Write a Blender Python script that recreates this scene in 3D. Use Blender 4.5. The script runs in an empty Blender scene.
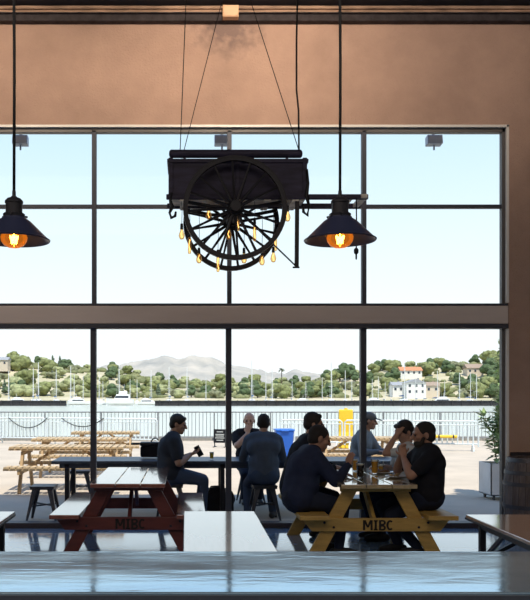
import bpy, bmesh, math, random
from mathutils import Vector, Matrix, noise as mnoise
PI = math.pi
C = bpy.context.scene.collection
rnd = random.Random(7)
V = Vector
F, CX, CY, EYE = 800.0, 186.0, 396.0, 1.59
def at(px, py, d):
    return V(((px-CX)/F*d, d, EYE-(py-CY)/F*d))
# ------------------------------------------------------------------ materials
MATS = {}
def mat(name, col, rough=.6, metal=0.0, spec=.5, nscale=0, namt=0.0, stretch=(1,1,1), bump=0.0, bscale=60, coat=0.0, col2=None, rvar=0.0, ntype='noise', emit=None, estr=0):
    if name in MATS: return MATS[name]
    m = bpy.data.materials.new(name); m.use_nodes = True
    nt = m.node_tree; b = nt.nodes['Principled BSDF']
    b.inputs['Base Color'].default_value = (*col, 1); b.inputs['Roughness'].default_value = rough
    b.inputs['Metallic'].default_value = metal; b.inputs['Specular IOR Level'].default_value = spec
    b.inputs['Coat Weight'].default_value = coat; b.inputs['Coat Roughness'].default_value = .06
    if emit: b.inputs['Emission Color'].default_value = (*emit, 1); b.inputs['Emission Strength'].default_value = estr
    if nscale or bump:
        tc = nt.nodes.new('ShaderNodeTexCoord'); mp = nt.nodes.new('ShaderNodeMapping')
        mp.inputs['Scale'].default_value = stretch
        nt.links.new(tc.outputs['Object'], mp.inputs['Vector'])
    if nscale:
        n = nt.nodes.new('ShaderNodeTexNoise'); n.inputs['Scale'].default_value = nscale; n.inputs['Detail'].default_value = 6
        n.inputs['Roughness'].default_value = .6
        nt.links.new(mp.outputs['Vector'], n.inputs['Vector'])
        r = nt.nodes.new('ShaderNodeValToRGB'); r.color_ramp.elements[0].position = .3; r.color_ramp.elements[1].position = .7
        lo = col2 if col2 else tuple(c*(1-namt) for c in col)
        hi = col if col2 else tuple(min(1, c*(1+namt)) for c in col)
        r.color_ramp.elements[0].color = (*lo, 1); r.color_ramp.elements[1].color = (*hi, 1)
        nt.links.new(n.outputs['Fac'], r.inputs['Fac']); nt.links.new(r.outputs['Color'], b.inputs['Base Color'])
        if rvar:
            mr = nt.nodes.new('ShaderNodeMapRange'); mr.inputs['From Min'].default_value = .3; mr.inputs['From Max'].default_value = .7
            mr.inputs['To Min'].default_value = max(.02, rough-rvar); mr.inputs['To Max'].default_value = rough+rvar
            nt.links.new(n.outputs['Fac'], mr.inputs['Value']); nt.links.new(mr.outputs['Result'], b.inputs['Roughness'])
    if bump:
        n2 = nt.nodes.new('ShaderNodeTexNoise'); n2.inputs['Scale'].default_value = bscale; n2.inputs['Detail'].default_value = 4
        nt.links.new(mp.outputs['Vector'], n2.inputs['Vector'])
        bp = nt.nodes.new('ShaderNodeBump'); bp.inputs['Strength'].default_value = bump; bp.inputs['Distance'].default_value = .02
        nt.links.new(n2.outputs['Fac'], bp.inputs['Height']); nt.links.new(bp.outputs['Normal'], b.inputs['Normal'])
    MATS[name] = m; return m
def glassmat(name, tint=(1,1,1), refl=.5, rough=.0):
    m = bpy.data.materials.new(name); m.use_nodes = True; nt = m.node_tree; nt.nodes.clear()
    o = nt.nodes.new('ShaderNodeOutputMaterial'); mx = nt.nodes.new('ShaderNodeMixShader')
    t = nt.nodes.new('ShaderNodeBsdfTransparent'); t.inputs['Color'].default_value = (*tint, 1)
    g = nt.nodes.new('ShaderNodeBsdfGlossy'); g.inputs['Roughness'].default_value = rough
    fr = nt.nodes.new('ShaderNodeFresnel'); fr.inputs['IOR'].default_value = 1.45
    ml = nt.nodes.new('ShaderNodeMath'); ml.operation = 'MULTIPLY'; ml.inputs[1].default_value = refl
    nt.links.new(fr.outputs[0], ml.inputs[0]); nt.links.new(ml.outputs[0], mx.inputs[0])
    nt.links.new(t.outputs[0], mx.inputs[1]); nt.links.new(g.outputs[0], mx.inputs[2]); nt.links.new(mx.outputs[0], o.inputs[0])
    MATS[name] = m; return m
# ------------------------------------------------------------------ mesh builder
def basis(z, up=V((0,0,1))):
    z = V(z).normalized(); up = V(up)
    if abs(z.dot(up)) > .98*up.length: up = V((0,1,0)) if abs(z.y) < .9 else V((1,0,0))
    x = up.cross(z).normalized(); y = z.cross(x)
    return Matrix((x, y, z)).transposed()
class MB:
    def __init__(s): s.b = bmesh.new()
    def _add(s, verts, faces):
        vs = [s.b.verts.new(v) for v in verts]
        for f in faces:
            try: s.b.faces.new([vs[i] for i in f])
            except ValueError: pass
        return s
    def box(s, c, size, R=None):
        c = V(c); h = V(size)/2; vs = []
        for dz in (-1,1):
            for dy in (-1,1):
                for dx in (-1,1):
                    p = V((dx*h.x, dy*h.y, dz*h.z)); vs.append(c+(R@p if R else p))
        return s._add(vs, [(0,2,3,1),(4,5,7,6),(0,1,5,4),(2,6,7,3),(0,4,6,2),(1,3,7,5)])
    def span(s, a, b):
        a, b = V(a), V(b); return s.box((a+b)/2, [abs(q) for q in (b-a)])
    def beam(s, p0, p1, w, h, up=(0,0,1)):
        p0, p1 = V(p0), V(p1); return s.box((p0+p1)/2, (w, h, (p1-p0).length), basis(p1-p0, up))
    def cyl(s, p0, p1, r0, r1=None, seg=12, caps=True):
        r1 = r0 if r1 is None else r1; p0, p1 = V(p0), V(p1); B = basis(p1-p0); vs = []
        for p, r in ((p0,r0),(p1,r1)):
            for k in range(seg):
                a = 2*PI*k/seg; vs.append(p+B@V((r*math.cos(a), r*math.sin(a), 0)))
        fs = [(k,(k+1)%seg,seg+(k+1)%seg,seg+k) for k in range(seg)]
        if caps: fs += [tuple(range(seg))[::-1], tuple(range(seg,2*seg))]
        return s._add(vs, fs)
    def tube(s, pts, r, seg=8):
        pts = [V(p) for p in pts]; vs = []; n = len(pts)
        up = V((0,0,1))
        for i, p in enumerate(pts):
            t = (pts[min(i+1,n-1)]-pts[max(i-1,0)]); B = basis(t, (.13,.21,.97))
            rr = r[i] if isinstance(r,(list,tuple)) else r
            for k in range(seg):
                a = 2*PI*k/seg; vs.append(p+B@V((rr*math.cos(a), rr*math.sin(a), 0)))
        fs = [(i*seg+k, i*seg+(k+1)%seg, (i+1)*seg+(k+1)%seg, (i+1)*seg+k) for i in range(n-1) for k in range(seg)]
        fs += [tuple(range(seg))[::-1], tuple(range((n-1)*seg, n*seg))]
        return s._add(vs, fs)
    def sph(s, c, r, R=None, sub=2):
        r = V((r,r,r)) if isinstance(r,(int,float)) else V(r)
        M4 = Matrix.Translation(V(c)) @ (R.to_4x4() if R else Matrix()) @ Matrix.Diagonal((r.x,r.y,r.z,1))
        bmesh.ops.create_icosphere(s.b, subdivisions=sub, radius=1, matrix=M4); return s
    def cap(s, p0, p1, r0, r1=None):
        r1 = r0 if r1 is None else r1
        s.sph(p0, r0); s.sph(p1, r1)
        if (V(p1)-V(p0)).length > 1e-4: s.cyl(p0, p1, r0, r1, 14)
        return s
    def lathe(s, prof, c=(0,0,0), seg=24, R=None, closed=False):
        c = V(c); vs = []; n = len(prof)
        for r, z in prof:
            for k in range(seg):
                a = 2*PI*k/seg; p = V((r*math.cos(a), r*math.sin(a), z)); vs.append(c+(R@p if R else p))
        fs = [(i*seg+k, i*seg+(k+1)%seg, (i+1)*seg+(k+1)%seg, (i+1)*seg+k) for i in range(n-1) for k in range(seg)]
        if closed: fs += [((n-1)*seg+k, (n-1)*seg+(k+1)%seg, (k+1)%seg, k) for k in range(seg)]
        else: fs += [tuple(range(seg))[::-1], tuple(range((n-1)*seg, n*seg))]
        return s._add(vs, fs)
    def prism(s, pts, y0, y1):           # XZ outline extruded along Y
        n = len(pts); vs = [V((x,y0,z)) for x,z in pts]+[V((x,y1,z)) for x,z in pts]
        return s._add(vs, [tuple(range(n)), tuple(range(n,2*n))[::-1]]+[(k,n+k,n+(k+1)%n,(k+1)%n) for k in range(n)])
    def prismx(s, pts, x0, x1):          # YZ outline extruded along X
        n = len(pts); vs = [V((x0,y,z)) for y,z in pts]+[V((x1,y,z)) for y,z in pts]
        return s._add(vs, [tuple(range(n)), tuple(range(n,2*n))[::-1]]+[(k,n+k,n+(k+1)%n,(k+1)%n) for k in range(n)])
    def mesh(s, off=None):
        if off: bmesh.ops.translate(s.b, verts=s.b.verts, vec=-V(off))
        bmesh.ops.recalc_face_normals(s.b, faces=s.b.faces)
        me = bpy.data.meshes.new('m'); s.b.to_mesh(me); s.b.free(); return me
    def build(s, name, m, parent=None, smooth=False, bevel=0, off=None):
        me = s.mesh(off); return link(name, me, m, parent, smooth, bevel)
def link(name, me, m, parent=None, smooth=False, bevel=0):
    me.name = name
    o = bpy.data.objects.new(name, me); C.objects.link(o)
    if m: me.materials.append(m)
    if smooth:
        me.polygons.foreach_set('use_smooth', [True]*len(me.polygons))
        if smooth == 'auto': 
            try: me.set_sharp_from_angle(angle=math.radians(40))
            except Exception: pass
    if bevel:
        bv = o.modifiers.new('edge', 'BEVEL'); bv.width = bevel; bv.segments = 2; bv.limit_method = 'ANGLE'
    if parent: o.parent = parent
    return o
def tag(o, label, cat, group=None, kind=None):
    o['label'] = label; o['category'] = cat
    if group: o['group'] = group
    if kind: o['kind'] = kind
    return o
def thing(name, label, cat, loc=(0,0,0), rz=0, group=None):
    o = bpy.data.objects.new(name, None); C.objects.link(o); o.empty_display_size = .1
    o.location = loc; o.rotation_euler = (0,0,rz); return tag(o, label, cat, group)
def struct(o):
    o['kind'] = 'structure'; return o
def dup(src, loc, rz=0, label=None, group=None, scale=None):
    def cp(o, par):
        c = o.copy(); C.objects.link(c)
        if par: c.parent = par
        for ch in o.children: cp(ch, c)
        return c
    kids = list(src.children)
    r = src.copy(); C.objects.link(r); r.location = loc; r.rotation_euler = (0,0,rz)
    if scale: r.scale = scale
    if label: r['label'] = label
    if group: r['group'] = group
    for k in kids: cp(k, r)
    return r
ORD = ['first','second','third','fourth','fifth','sixth','seventh','eighth','ninth','tenth','eleventh','twelfth']
# ------------------------------------------------------------------ palette
m_wall = mat('plaster', (.50,.338,.262), .9, nscale=1.6, namt=.13, bump=.6, bscale=45)
m_ceil = mat('dark_ceiling', (.035,.033,.045), .9)
m_beam = mat('dark_steel_beam', (.040,.033,.036), .8, nscale=9, namt=.5)
m_ledge = mat('timber_ledge', (.36,.24,.17), .8, nscale=7, namt=.5, stretch=(.5,1,3))
m_back = mat('side_plaster', (.55,.50,.46), .9)
m_floor = mat('polished_concrete', (.27,.42,.62), .12, spec=1.0, coat=.8, nscale=1.3, namt=.18, rvar=.05, bump=.03, bscale=6)
m_alu = mat('window_aluminium', (.055,.063,.085), .5, metal=.2)
m_alul = mat('pale_trim', (.88,.86,.80), .4)
m_band = mat('brushed_band', (.70,.61,.56), .4, metal=.0, nscale=1.5, namt=.1, stretch=(.3,1,2))
m_sill = mat('dark_sill', (.045,.035,.042), .5)
m_wain = mat('dark_wainscot', (.03,.025,.03), .7)
m_pane = glassmat('window_glass', (.985,.995,1.0), .22)
m_black = mat('black_metal', (.014,.015,.022), .42, spec=.4)
m_blackm = mat('matt_black', (.012,.012,.016), .8, spec=.2)
m_cord = mat('cord_rubber', (.006,.006,.008), .7)
# ------------------------------------------------------------------ setting: room
D = 9.65; S = F/D
zf = lambda y: EYE-(y-CY)/S
xf = lambda x: (x-CX)/S
XL, XR = -4.39, xf(508.5)
ZT = zf(125); ZCEIL = 6.265
b = MB(); b.box((0,3.4,-.1),(12,12.9,.2)); struct(b.build('floor', m_floor))
b = MB(); b.box((0,3.4,ZCEIL+.12),(12,12.9,.24)); struct(b.build('ceiling', m_ceil))
# window wall, with its opening
m_wall2 = None
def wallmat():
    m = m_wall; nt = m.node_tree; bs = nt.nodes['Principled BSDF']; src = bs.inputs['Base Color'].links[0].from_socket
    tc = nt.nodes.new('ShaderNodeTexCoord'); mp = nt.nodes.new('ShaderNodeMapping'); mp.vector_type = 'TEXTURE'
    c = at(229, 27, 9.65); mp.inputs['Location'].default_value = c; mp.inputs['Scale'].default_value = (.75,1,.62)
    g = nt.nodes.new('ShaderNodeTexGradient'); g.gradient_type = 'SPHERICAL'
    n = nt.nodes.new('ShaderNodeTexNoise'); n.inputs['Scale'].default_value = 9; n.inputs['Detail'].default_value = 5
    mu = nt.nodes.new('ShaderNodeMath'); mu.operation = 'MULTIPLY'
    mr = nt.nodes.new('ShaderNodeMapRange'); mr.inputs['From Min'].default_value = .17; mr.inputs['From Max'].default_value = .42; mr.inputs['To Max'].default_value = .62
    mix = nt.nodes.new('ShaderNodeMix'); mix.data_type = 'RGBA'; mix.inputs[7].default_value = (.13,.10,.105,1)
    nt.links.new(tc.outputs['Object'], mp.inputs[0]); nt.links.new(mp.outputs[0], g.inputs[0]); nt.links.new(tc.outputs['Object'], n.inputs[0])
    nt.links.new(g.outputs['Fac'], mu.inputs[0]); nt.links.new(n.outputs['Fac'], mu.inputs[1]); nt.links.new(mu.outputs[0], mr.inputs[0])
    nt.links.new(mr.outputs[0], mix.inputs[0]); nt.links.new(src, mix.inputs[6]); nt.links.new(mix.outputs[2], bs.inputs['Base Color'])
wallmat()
WT = .22
b = MB()
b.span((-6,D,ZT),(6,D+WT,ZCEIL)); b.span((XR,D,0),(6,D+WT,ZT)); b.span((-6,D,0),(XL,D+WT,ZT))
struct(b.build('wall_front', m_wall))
b = MB(); b.span((-6.2,-3.05,0),(-6,D+WT,ZCEIL)); struct(b.build('wall_left', m_back))
b = MB(); b.span((6,-3.05,0),(6.2,D+WT,ZCEIL)); struct(b.build('wall_right', m_back))
b = MB(); b.span((-6.2,-3.25,0),(6.2,-3.05,ZCEIL)); struct(b.build('wall_back', m_back))
m_roof = mat('roof_felt', (.2,.2,.2), .9)
b = MB(); b.span((-6.4,-3.4,ZCEIL+.24),(6.4,D+WT,ZCEIL+.62)); struct(b.build('roof', m_roof))
b = MB(); b.span((XR+.02,D-.03,0),(6,D,zf(452))); struct(b.build('baseboard_right', m_wain, bevel=.004))
# beam and ledge on top of the wall
b = MB(); b.span((-6,D-.10,zf(24.5)),(6,D,zf(17))); b.span((-6,D-.14,zf(17.4)-.012),(6,D,zf(17.4))); struct(b.build('trim_1', m_beam, bevel=.006))
b = MB(); b.span((-6,D-.07,zf(17)),(6,D,zf(12.5))); b.span((-6,D-.10,zf(12.5)),(6,D,zf(9.5))); struct(b.build('trim_2', m_ledge, bevel=.006))
# window
win = bpy.data.objects.new('window_1', None); C.objects.link(win); win['kind'] = 'structure'
ZB0, ZB1 = zf(327), zf(304.5)
cols = [xf(94), xf(229.8), xf(365)]; cols = [cols[0]-1.635]+cols
GY = D+.055
b = MB()                                             # pale outer casing
t = .032
b.span((XL,D-.02,ZT-t),(XR,D+.04,ZT)); b.span((XR-t,D-.02,ZB1+.02),(XR,D+.04,ZT)); b.span((XR-t,D-.02,0),(XR,D+.04,ZB0-.02)); b.span((XL,D-.02,0),(XL+t,D+.04,ZT))
b.build('casing', m_alul, win, bevel=.004)
b = MB()                                             # frame
fw = .075
b.span((XL+t,D+.02,ZT-t-.05),(XR-t,D+.10,ZT-t)); b.span((XR-t-.04,D+.02,.09),(XR-t,D+.10,ZT-t)); b.span((XL+t,D+.02,.09),(XL+t+.05,D+.10,ZT-t))
b.build('window_frame', mat('frame_grey',(.13,.125,.12),.5,metal=.2), win, bevel=.004)
b = MB(); b.span((XL,D-.03,0),(XR,D+.16,.062)); b.build('window_sill', m_sill, win, bevel=.006)
for x in cols:
    b = MB(); b.span((x-.03,D+.02,ZB1),(x+.024,D+.10,ZT-t-.02)); b.span((x-.046,D+.01,.09),(x+.022,D+.11,ZB0)); b.build('mullion', m_alu, win, bevel=.004)
b = MB(); b.span((XL+t,D+.03,zf(207.5)),(XR-t,D+.09,zf(203.8))); b.build('transom', m_alu, win, bevel=.004)
b = MB(); b.span((XL,D-.05,ZB0+.035),(XR-.02,D+.12,ZB1-.02)); b.build('crossband', m_band, win, bevel=.01)
b = MB(); b.span((XL,D-.06,ZB0-.02),(XR-.02,D+.11,ZB0+.035)); b.span((XL,D-.04,ZB1-.02),(XR-.02,D+.11,ZB1+.01)); b.build('band_edge', m_alu, win, bevel=.006)
b = MB()
for z0, z1 in ((.09,ZB0),(ZB1,zf(206)),(zf(206),ZT-t)):
    xs = [XL+t]+cols+[XR-t]
    for x0, x1 in zip(xs[:-1], xs[1:]): b.span((x0,GY,z0),(x1,GY+.01,z1))
b.build('glass', m_pane, win)
# small box on the beam
t_ = thing('junction_box', 'small square tan junction box fixed to the dark beam above the wagon', 'junction box', at(230.5,18.5,D-.15))
b = MB(); b.span((-.095,-.05,0),(.095,.05,.14)); b.build('box_body', mat('box_paint',(.72,.46,.27),.6), t_, bevel=.006)
b = MB(); b.span((-.085,-.06,.01),(.085,-.05,.13)); [b.cyl((sx*.07,-.066,z),(sx*.07,-.058,z),.006) for sx in (-1,1) for z in (.025,.115)]; b.build('cover_plate', mat('box_plate',(.78,.52,.32),.5), t_, bevel=.003)
# ------------------------------------------------------------------ outside floodlights under the parapet
def floodlight(px, label):
    p = at(px, 141, 10.55)
    t = thing('floodlight', label, 'floodlight', p, 0, 'floodlights outside the top panes')
    mg = mat('flood_grey', (.30,.37,.48), .5)
    b = MB(); b.prismx([(-.07,-.05),(.06,-.06),(.06,.06),(-.045,.07)], -.10, .10); b.build('housing', mg, t, bevel=.008)
    b = MB(); b.span((-.085,-.068,-.045),(.085,-.055,.04)); b.build('lens', mat('flood_lens',(.35,.42,.5),.2), t)
    b = MB(); b.cyl((0,0,-.06),(0,0,-.12),.012); b.build('sensor_stem', mg, t)
    b = MB(); wy = D+WT-p.y; b.tube([(0,.03,.05),(0,.03,.36),(0,wy,.36)],.02); b.box((0,wy+.01,.36),(.12,.02,.12)); b.build('bracket_arm', mg, t)
floodlight(20.5, 'small grey floodlight outside the top pane beside the cord of the pendant at the left')
floodlight(222, 'small grey floodlight outside, hidden partly by the mullion above the wagon')
floodlight(434, 'small grey floodlight outside the top right pane, clear of any pendant or wagon')
# ------------------------------------------------------------------ pendant lamps
m_shade = mat('pendant_enamel', (.020,.026,.062), .38, spec=.5)
m_amber = glassmat('amber_glass', (1.0,.50,.12), .6, .02)
m_fil = mat('filament_glow', (1,.8,.4), .5, emit=(1,.62,.22), estr=14)
def glowglass(name, tint, glow, st):
    m = glassmat(name, tint, .6, .02); nt = m.node_tree; o = nt.nodes['Material Output']; mx = o.inputs[0].links[0].from_socket
    em = nt.nodes.new('ShaderNodeEmission'); em.inputs[0].default_value = (*glow,1); em.inputs[1].default_value = st
    ad = nt.nodes.new('ShaderNodeAddShader'); nt.links.new(mx, ad.inputs[0]); nt.links.new(em.outputs[0], ad.inputs[1]); nt.links.new(ad.outputs[0], o.inputs[0]); return m
m_halo = glowglass('lit_amber_glass', (1,.55,.16), (1,.33,.03), .16)
m_edison = glowglass('edison_glass', (1,.80,.50), (1,.50,.12), .035)
def pendant(px, label):
    d = 4.06; p = at(px, 241, d); p.z = at(px, 241, d).z
    t = thing('pendant_lamp', label, 'pendant lamp', p, 0, 'cone pendant lamps over the bar')
    R = .180
    prof = [(R,0),(R+.003,.006),(R-.012,.016),(.085,.098),(.060,.115),(.060,.120),(.048,.122)]
    inn = [(.046,.118),(.055,.112),(.080,.094),(R-.016,.010),(R-.004,.002)]
    b = MB(); b.lathe(prof+inn, seg=40, closed=True); b.build('lamp_shade', m_shade, t, smooth='auto')
    b = MB(); b.lathe([(.001,.118),(.052,.118),(.056,.135),(.050,.137),(.050,.140),(.042,.142),(.042,.190),(.046,.192),(.046,.202),(.034,.215),(.016,.222),(.014,.226),(.010,.226),(.009,.255),(.001,.256)], seg=28)
    for k in range(3):
        a = 2*PI*k/3+.5; b.cyl((.05*math.cos(a),.05*math.sin(a),.128),(.07*math.cos(a),.07*math.sin(a),.128),.006)
    b.build('socket_cap', m_black, t, smooth='auto')
    b = MB(); b.tube([(0,0,.25),(.002,0,.9),(-.003,0,1.7),(0,0,2.6),(0,0,ZCEIL-p.z-.0)], .0075, 8); b.build('cord', m_cord, t, smooth=True)
    b = MB(); b.lathe([(.001,-.03),(.05,-.03),(.06,-.004),(.06,0),(.001,0)], (0,0,ZCEIL-p.z)); b.build('ceiling_rose', m_black, t, smooth='auto')
    b = MB(); b.lathe([(.001,-.036),(.028,-.033),(.050,-.021),(.064,-.002),(.068,.018),(.060,.042),(.042,.062),(.024,.080),(.020,.11),(.001,.11)], seg=28); bb = b.build('bulb', m_halo, t, smooth=True)
    b = MB(); pts = [(.020*math.cos(a*.9)*(1 if a%2 else .6), .020*math.sin(a*.9), -.012+.036*((a%2))) for a in range(15)]
    b.tube(pts, .0042, 6); b.cyl((0,0,.01),(0,0,.085),.004); b.build('filament', m_fil, bb, smooth=True)
    # the lamp itself
    l = bpy.data.lights.new('bulb_light', 'POINT'); l.energy = 1.0; l.color = (1,.55,.2); l.shadow_soft_size = .03
    lo = bpy.data.objects.new('bulb_light', l); C.objects.link(lo); lo.parent = t; lo.location = (0,0,.0)
    return t
pendant(14, 'black cone pendant lamp with an amber bulb, hanging by the left end of the window')
pendant(340, 'black cone pendant lamp with an amber bulb, beside the hanging wagon')
# ------------------------------------------------------------------ hanging wagon
m_wag = mat('wagon_paint', (.030,.026,.052), .6, spec=.3, nscale=8, namt=.5, stretch=(.4,1,2))
m_iron = mat('wagon_iron', (.012,.012,.016), .5, metal=.4)
m_wood = mat('weathered_wood', (.70,.64,.55), .6, nscale=14, namt=.4, stretch=(.15,1,1))
m_spoke = mat('spoke_wood', (.010,.010,.016), .5, spec=.35)
wag = thing('wagon_chandelier', 'dark antique wagon hung on wires as a chandelier, bulbs dangling below its spoked wheels', 'chandelier', (.45,7.3,3.36))
WO = wag.location
def wb(b, name, m, parent=None, **k): return b.build(name, m, parent or wag, off=WO, **k)
YF, YR = 7.12, 7.48
x0, x1 = at(168.5,0,YF).x, at(307,0,YF).x; z0, z1 = at(0,197,YF).z, at(0,159,YF).z
b = MB(); b.span((x0,YF,z0),(x1,YF+.025,z1)); b.span((x0,YR-.025,z0),(x1,YR,z1)); b.span((x0,YF,z0),(x0+.025,YR,z1)); b.span((x1-.025,YF,z0),(x1,YR,z1))
for x in (x0+.02, (x0+x1)/2, x1-.02): b.span((x-.02,YF-.012,z0-.01),(x+.02,YF,z1+.01))
b.span((x0-.012,YF-.015,z1-.035),(x1+.012,YR+.015,z1-.0)); wb(b,'wagon_box',m_wag,bevel=.004)
b = MB()
for k in range(4): b.span((x0+.01,YF+.03+k*.078,z0-.005),(x1-.01,YF+.1+k*.078,z0+.02))
for k in range(5): b.span((x0+.1+k*.25,YF-.005,z0-.035),(x0+.16+k*.25,YR+.005,z0-.005))
wb(b,'floor_slats',m_wood)
zr = at(0,152.5,7.1).z; rx0, rx1 = at(171,0,7.1).x, at(301,0,7.1).x
b = MB()
for y in (7.14, 7.46):
    b.cyl((rx0,y,zr),(rx1,y,zr),.037,.037,16); b.sph((rx0,y,zr),(.02,.037,.037)); b.sph((rx1,y,zr),(.02,.037,.037))
    for k in range(4): xx = rx0+.12+k*(rx1-rx0-.24)/3; b.cyl((xx,y,z1-.01),(xx,y,zr),.012)
wb(b,'top_rail',m_wag,smooth='auto')
hx, hz, RW = .429, 3.235, .455
def wheel(y, ph):
    b = MB()
    n = 16
    Rm = Matrix.Rotation(PI/2,3,'X')
    b.lathe([(RW-.042,-.02),(RW-.008,-.022),(RW-.008,.022),(RW-.042,.02)], (hx,y,hz), 56, Rm, closed=True)
    w = b
    for k in range(n):
        a = 2*PI*k/n+ph; dx, dz = math.cos(a), math.sin(a)
        w.tube([(hx+.03*dx,y,hz+.03*dz),(hx+.10*dx,y,hz+.10*dz),(hx+.3*dx,y,hz+.3*dz),(hx+(RW-.03)*dx,y,hz+(RW-.03)*dz)],[.013,.015,.010,.013],6)
    wo = wb(b,'wheel',m_spoke,smooth='auto')
    b = MB(); b.lathe([(RW-.009,-.025),(RW,-.025),(RW,.025),(RW-.009,.025)],(hx,y,hz),56,Rm,closed=True); wb(b,'iron_tyre',m_iron,wo,smooth='auto')
    b = MB(); b.lathe([(.001,-.11),(.03,-.11),(.036,-.09),(.046,-.085),(.05,-.04),(.062,-.03),(.062,.03),(.05,.04),(.045,.10),(.001,.10)],(hx,y,hz),24,Rm); wb(b,'hub',m_iron,wo,smooth='auto')
wheel(7.0,.06); wheel(7.60,.16)
b = MB(); b.cyl((hx,6.93,hz),(hx,7.68,hz),.022); b.span((hx-.05,7.1,hz-.03),(hx+.05,7.5,hz+.03)); wb(b,'axle',m_iron,smooth='auto')
for y in (7.14,7.46):
    b = MB(); b.tube([(hx-.42,y,z0-.04),(hx-.2,y,hz+.045),(hx,y,hz+.035),(hx+.2,y,hz+.045),(hx+.42,y,z0-.04)],.016,6); wb(b,'leaf_spring',m_iron,smooth=True)
hX = 1.62
for y in (7.12,7.46):
    b = MB(); b.span((x0-.02,y-.02,z0-.022),(hX,y+.02,z0+.022)); wb(b,'handle_shaft',m_wag,bevel=.006)
b = MB(); b.beam((hX-.04,7.08,z0),(hX-.04,7.5,z0),.055,.035); b.cyl((hX-.14,7.12,z0),(hX-.14,7.46,z0),.016); wb(b,'crossbar',m_wood,bevel=.005)
xl = at(297.5,0,YF).x; zl = at(0,267,YF).z
b = MB(); b.beam((xl,YF+.02,z0),(xl-.005,YF+.02,zl),.035,.03,(0,1,0)); b.cyl((xl-.04,YF+.02,zl),(xl+.02,YF+.02,zl),.008); wb(b,'prop_leg',m_iron)
b = MB(); b.cyl((hx+.05,YF+.02,hz),(xl,YF+.02,zl),.007); wb(b,'leg_brace',m_iron)
def hook(x, ztop, h, sgn):
    b = MB(); b.tube([(x,YF-.02,ztop),(x+.012*sgn,YF-.02,ztop-h*.3),(x-.004*sgn,YF-.02,ztop-h*.55),(x+.02*sgn,YF-.02,ztop-h*.8),(x+.005*sgn,YF-.02,ztop-h),(x-.03*sgn,YF-.02,ztop-h*.92),(x-.035*sgn,YF-.02,ztop-h*.75)],[.012,.012,.02,.012,.016,.014,.01],7)
    wb(b,'iron_hook',m_iron,smooth=True)
hook(x0+.03, z0+.03, .22, -1); hook(x1-.005, z0+.24, .41, 1)
b = MB(); xx = 1.515; b.tube([(xx,7.12,z0),(xx+.004,7.12,z0-.3),(xx,7.12,z0-.46)],.006,6); b.lathe([(.001,-.56),(.008,-.55),(.008,-.51),(.02,-.50),(.022,-.47),(.012,-.455),(.001,-.45)],(xx,7.12,z0),10); wb(b,'hanging_plug_cord',m_cord,smooth=True)
for (px,py,kind,yy) in [(181.7,234,0,7.14),(208.6,214,0,7.25),(199,258,0,7.3),(189.5,245,1,7.45),(218,263,1,7.35),(228.6,234,0,7.2),(244,258,0,7.3),(254.6,232,1,7.2),(262,260,0,7.35),(273.3,257,0,7.3),(275.5,242,1,7.42),(287.6,216,0,7.14),(238,222,1,7.4)]:
    p = at(px,py,yy); L = .10 if kind == 0 else .17; r = .027 if kind == 0 else .015
    b = MB(); z = p.z
    if kind == 0: b.lathe([(.001,z-L*.5),(r*.6,z-L*.46),(r,z-L*.2),(r*.9,z+.0),(r*.45,z+L*.35),(r*.42,z+L*.45),(.001,z+L*.46)],(p.x,p.y,0),14)
    else: b.lathe([(.001,z-L*.5),(r*.8,z-L*.47),(r,z-L*.4),(r,z+L*.35),(r*.7,z+L*.45),(.001,z+L*.46)],(p.x,p.y,0),12)
    bo = wb(b,'bulb',m_edison,smooth=True)
    b = MB(); b.tube([(p.x+.006,p.y,z-L*.33),(p.x-.006,p.y,z),(p.x+.004,p.y,z+L*.3)],.0035,6); wb(b,'filament',mat('wagon_filament',(1,.7,.3),.5,emit=(1,.62,.25),estr=2.2),bo)
    b = MB(); b.cyl((p.x,p.y,z+L*.42),(p.x,p.y,z+L*.42+.05),.014,.012); wb(b,'socket',m_cord,bo)
    b = MB(); b.tube([(p.x,p.y,z+L*.42+.04),(p.x+.004,p.y,(z+z0)/2+.05),(p.x,min(max(p.y,YF+.02),YR-.02),z0-.02)],.0025,5); wb(b,'flex',m_cord,bo)
for (a, bq, y, r) in [((180,148),(191,-118),7.14,.004),((180.5,148),(249,-118),7.46,.004),((300,148),(209,-118),7.14,.004)]:
    p0 = at(*a,y); p1 = at(*bq,y); p1.z = ZCEIL; p0.z = zr
    b = MB(); b.cyl(p0,p1,r,r,6); wb(b,'suspension_wire',m_cord)
b = MB(); q = lambda px,py: at(px,py,7.3)
b.tube([q(299,152),q(298.5,110),q(296.5,90),q(296.5,40),q(297.5,0),(q(297,0).x,7.3,ZCEIL)],.009,6); wb(b,'power_cord',m_cord,smooth=True)
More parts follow.
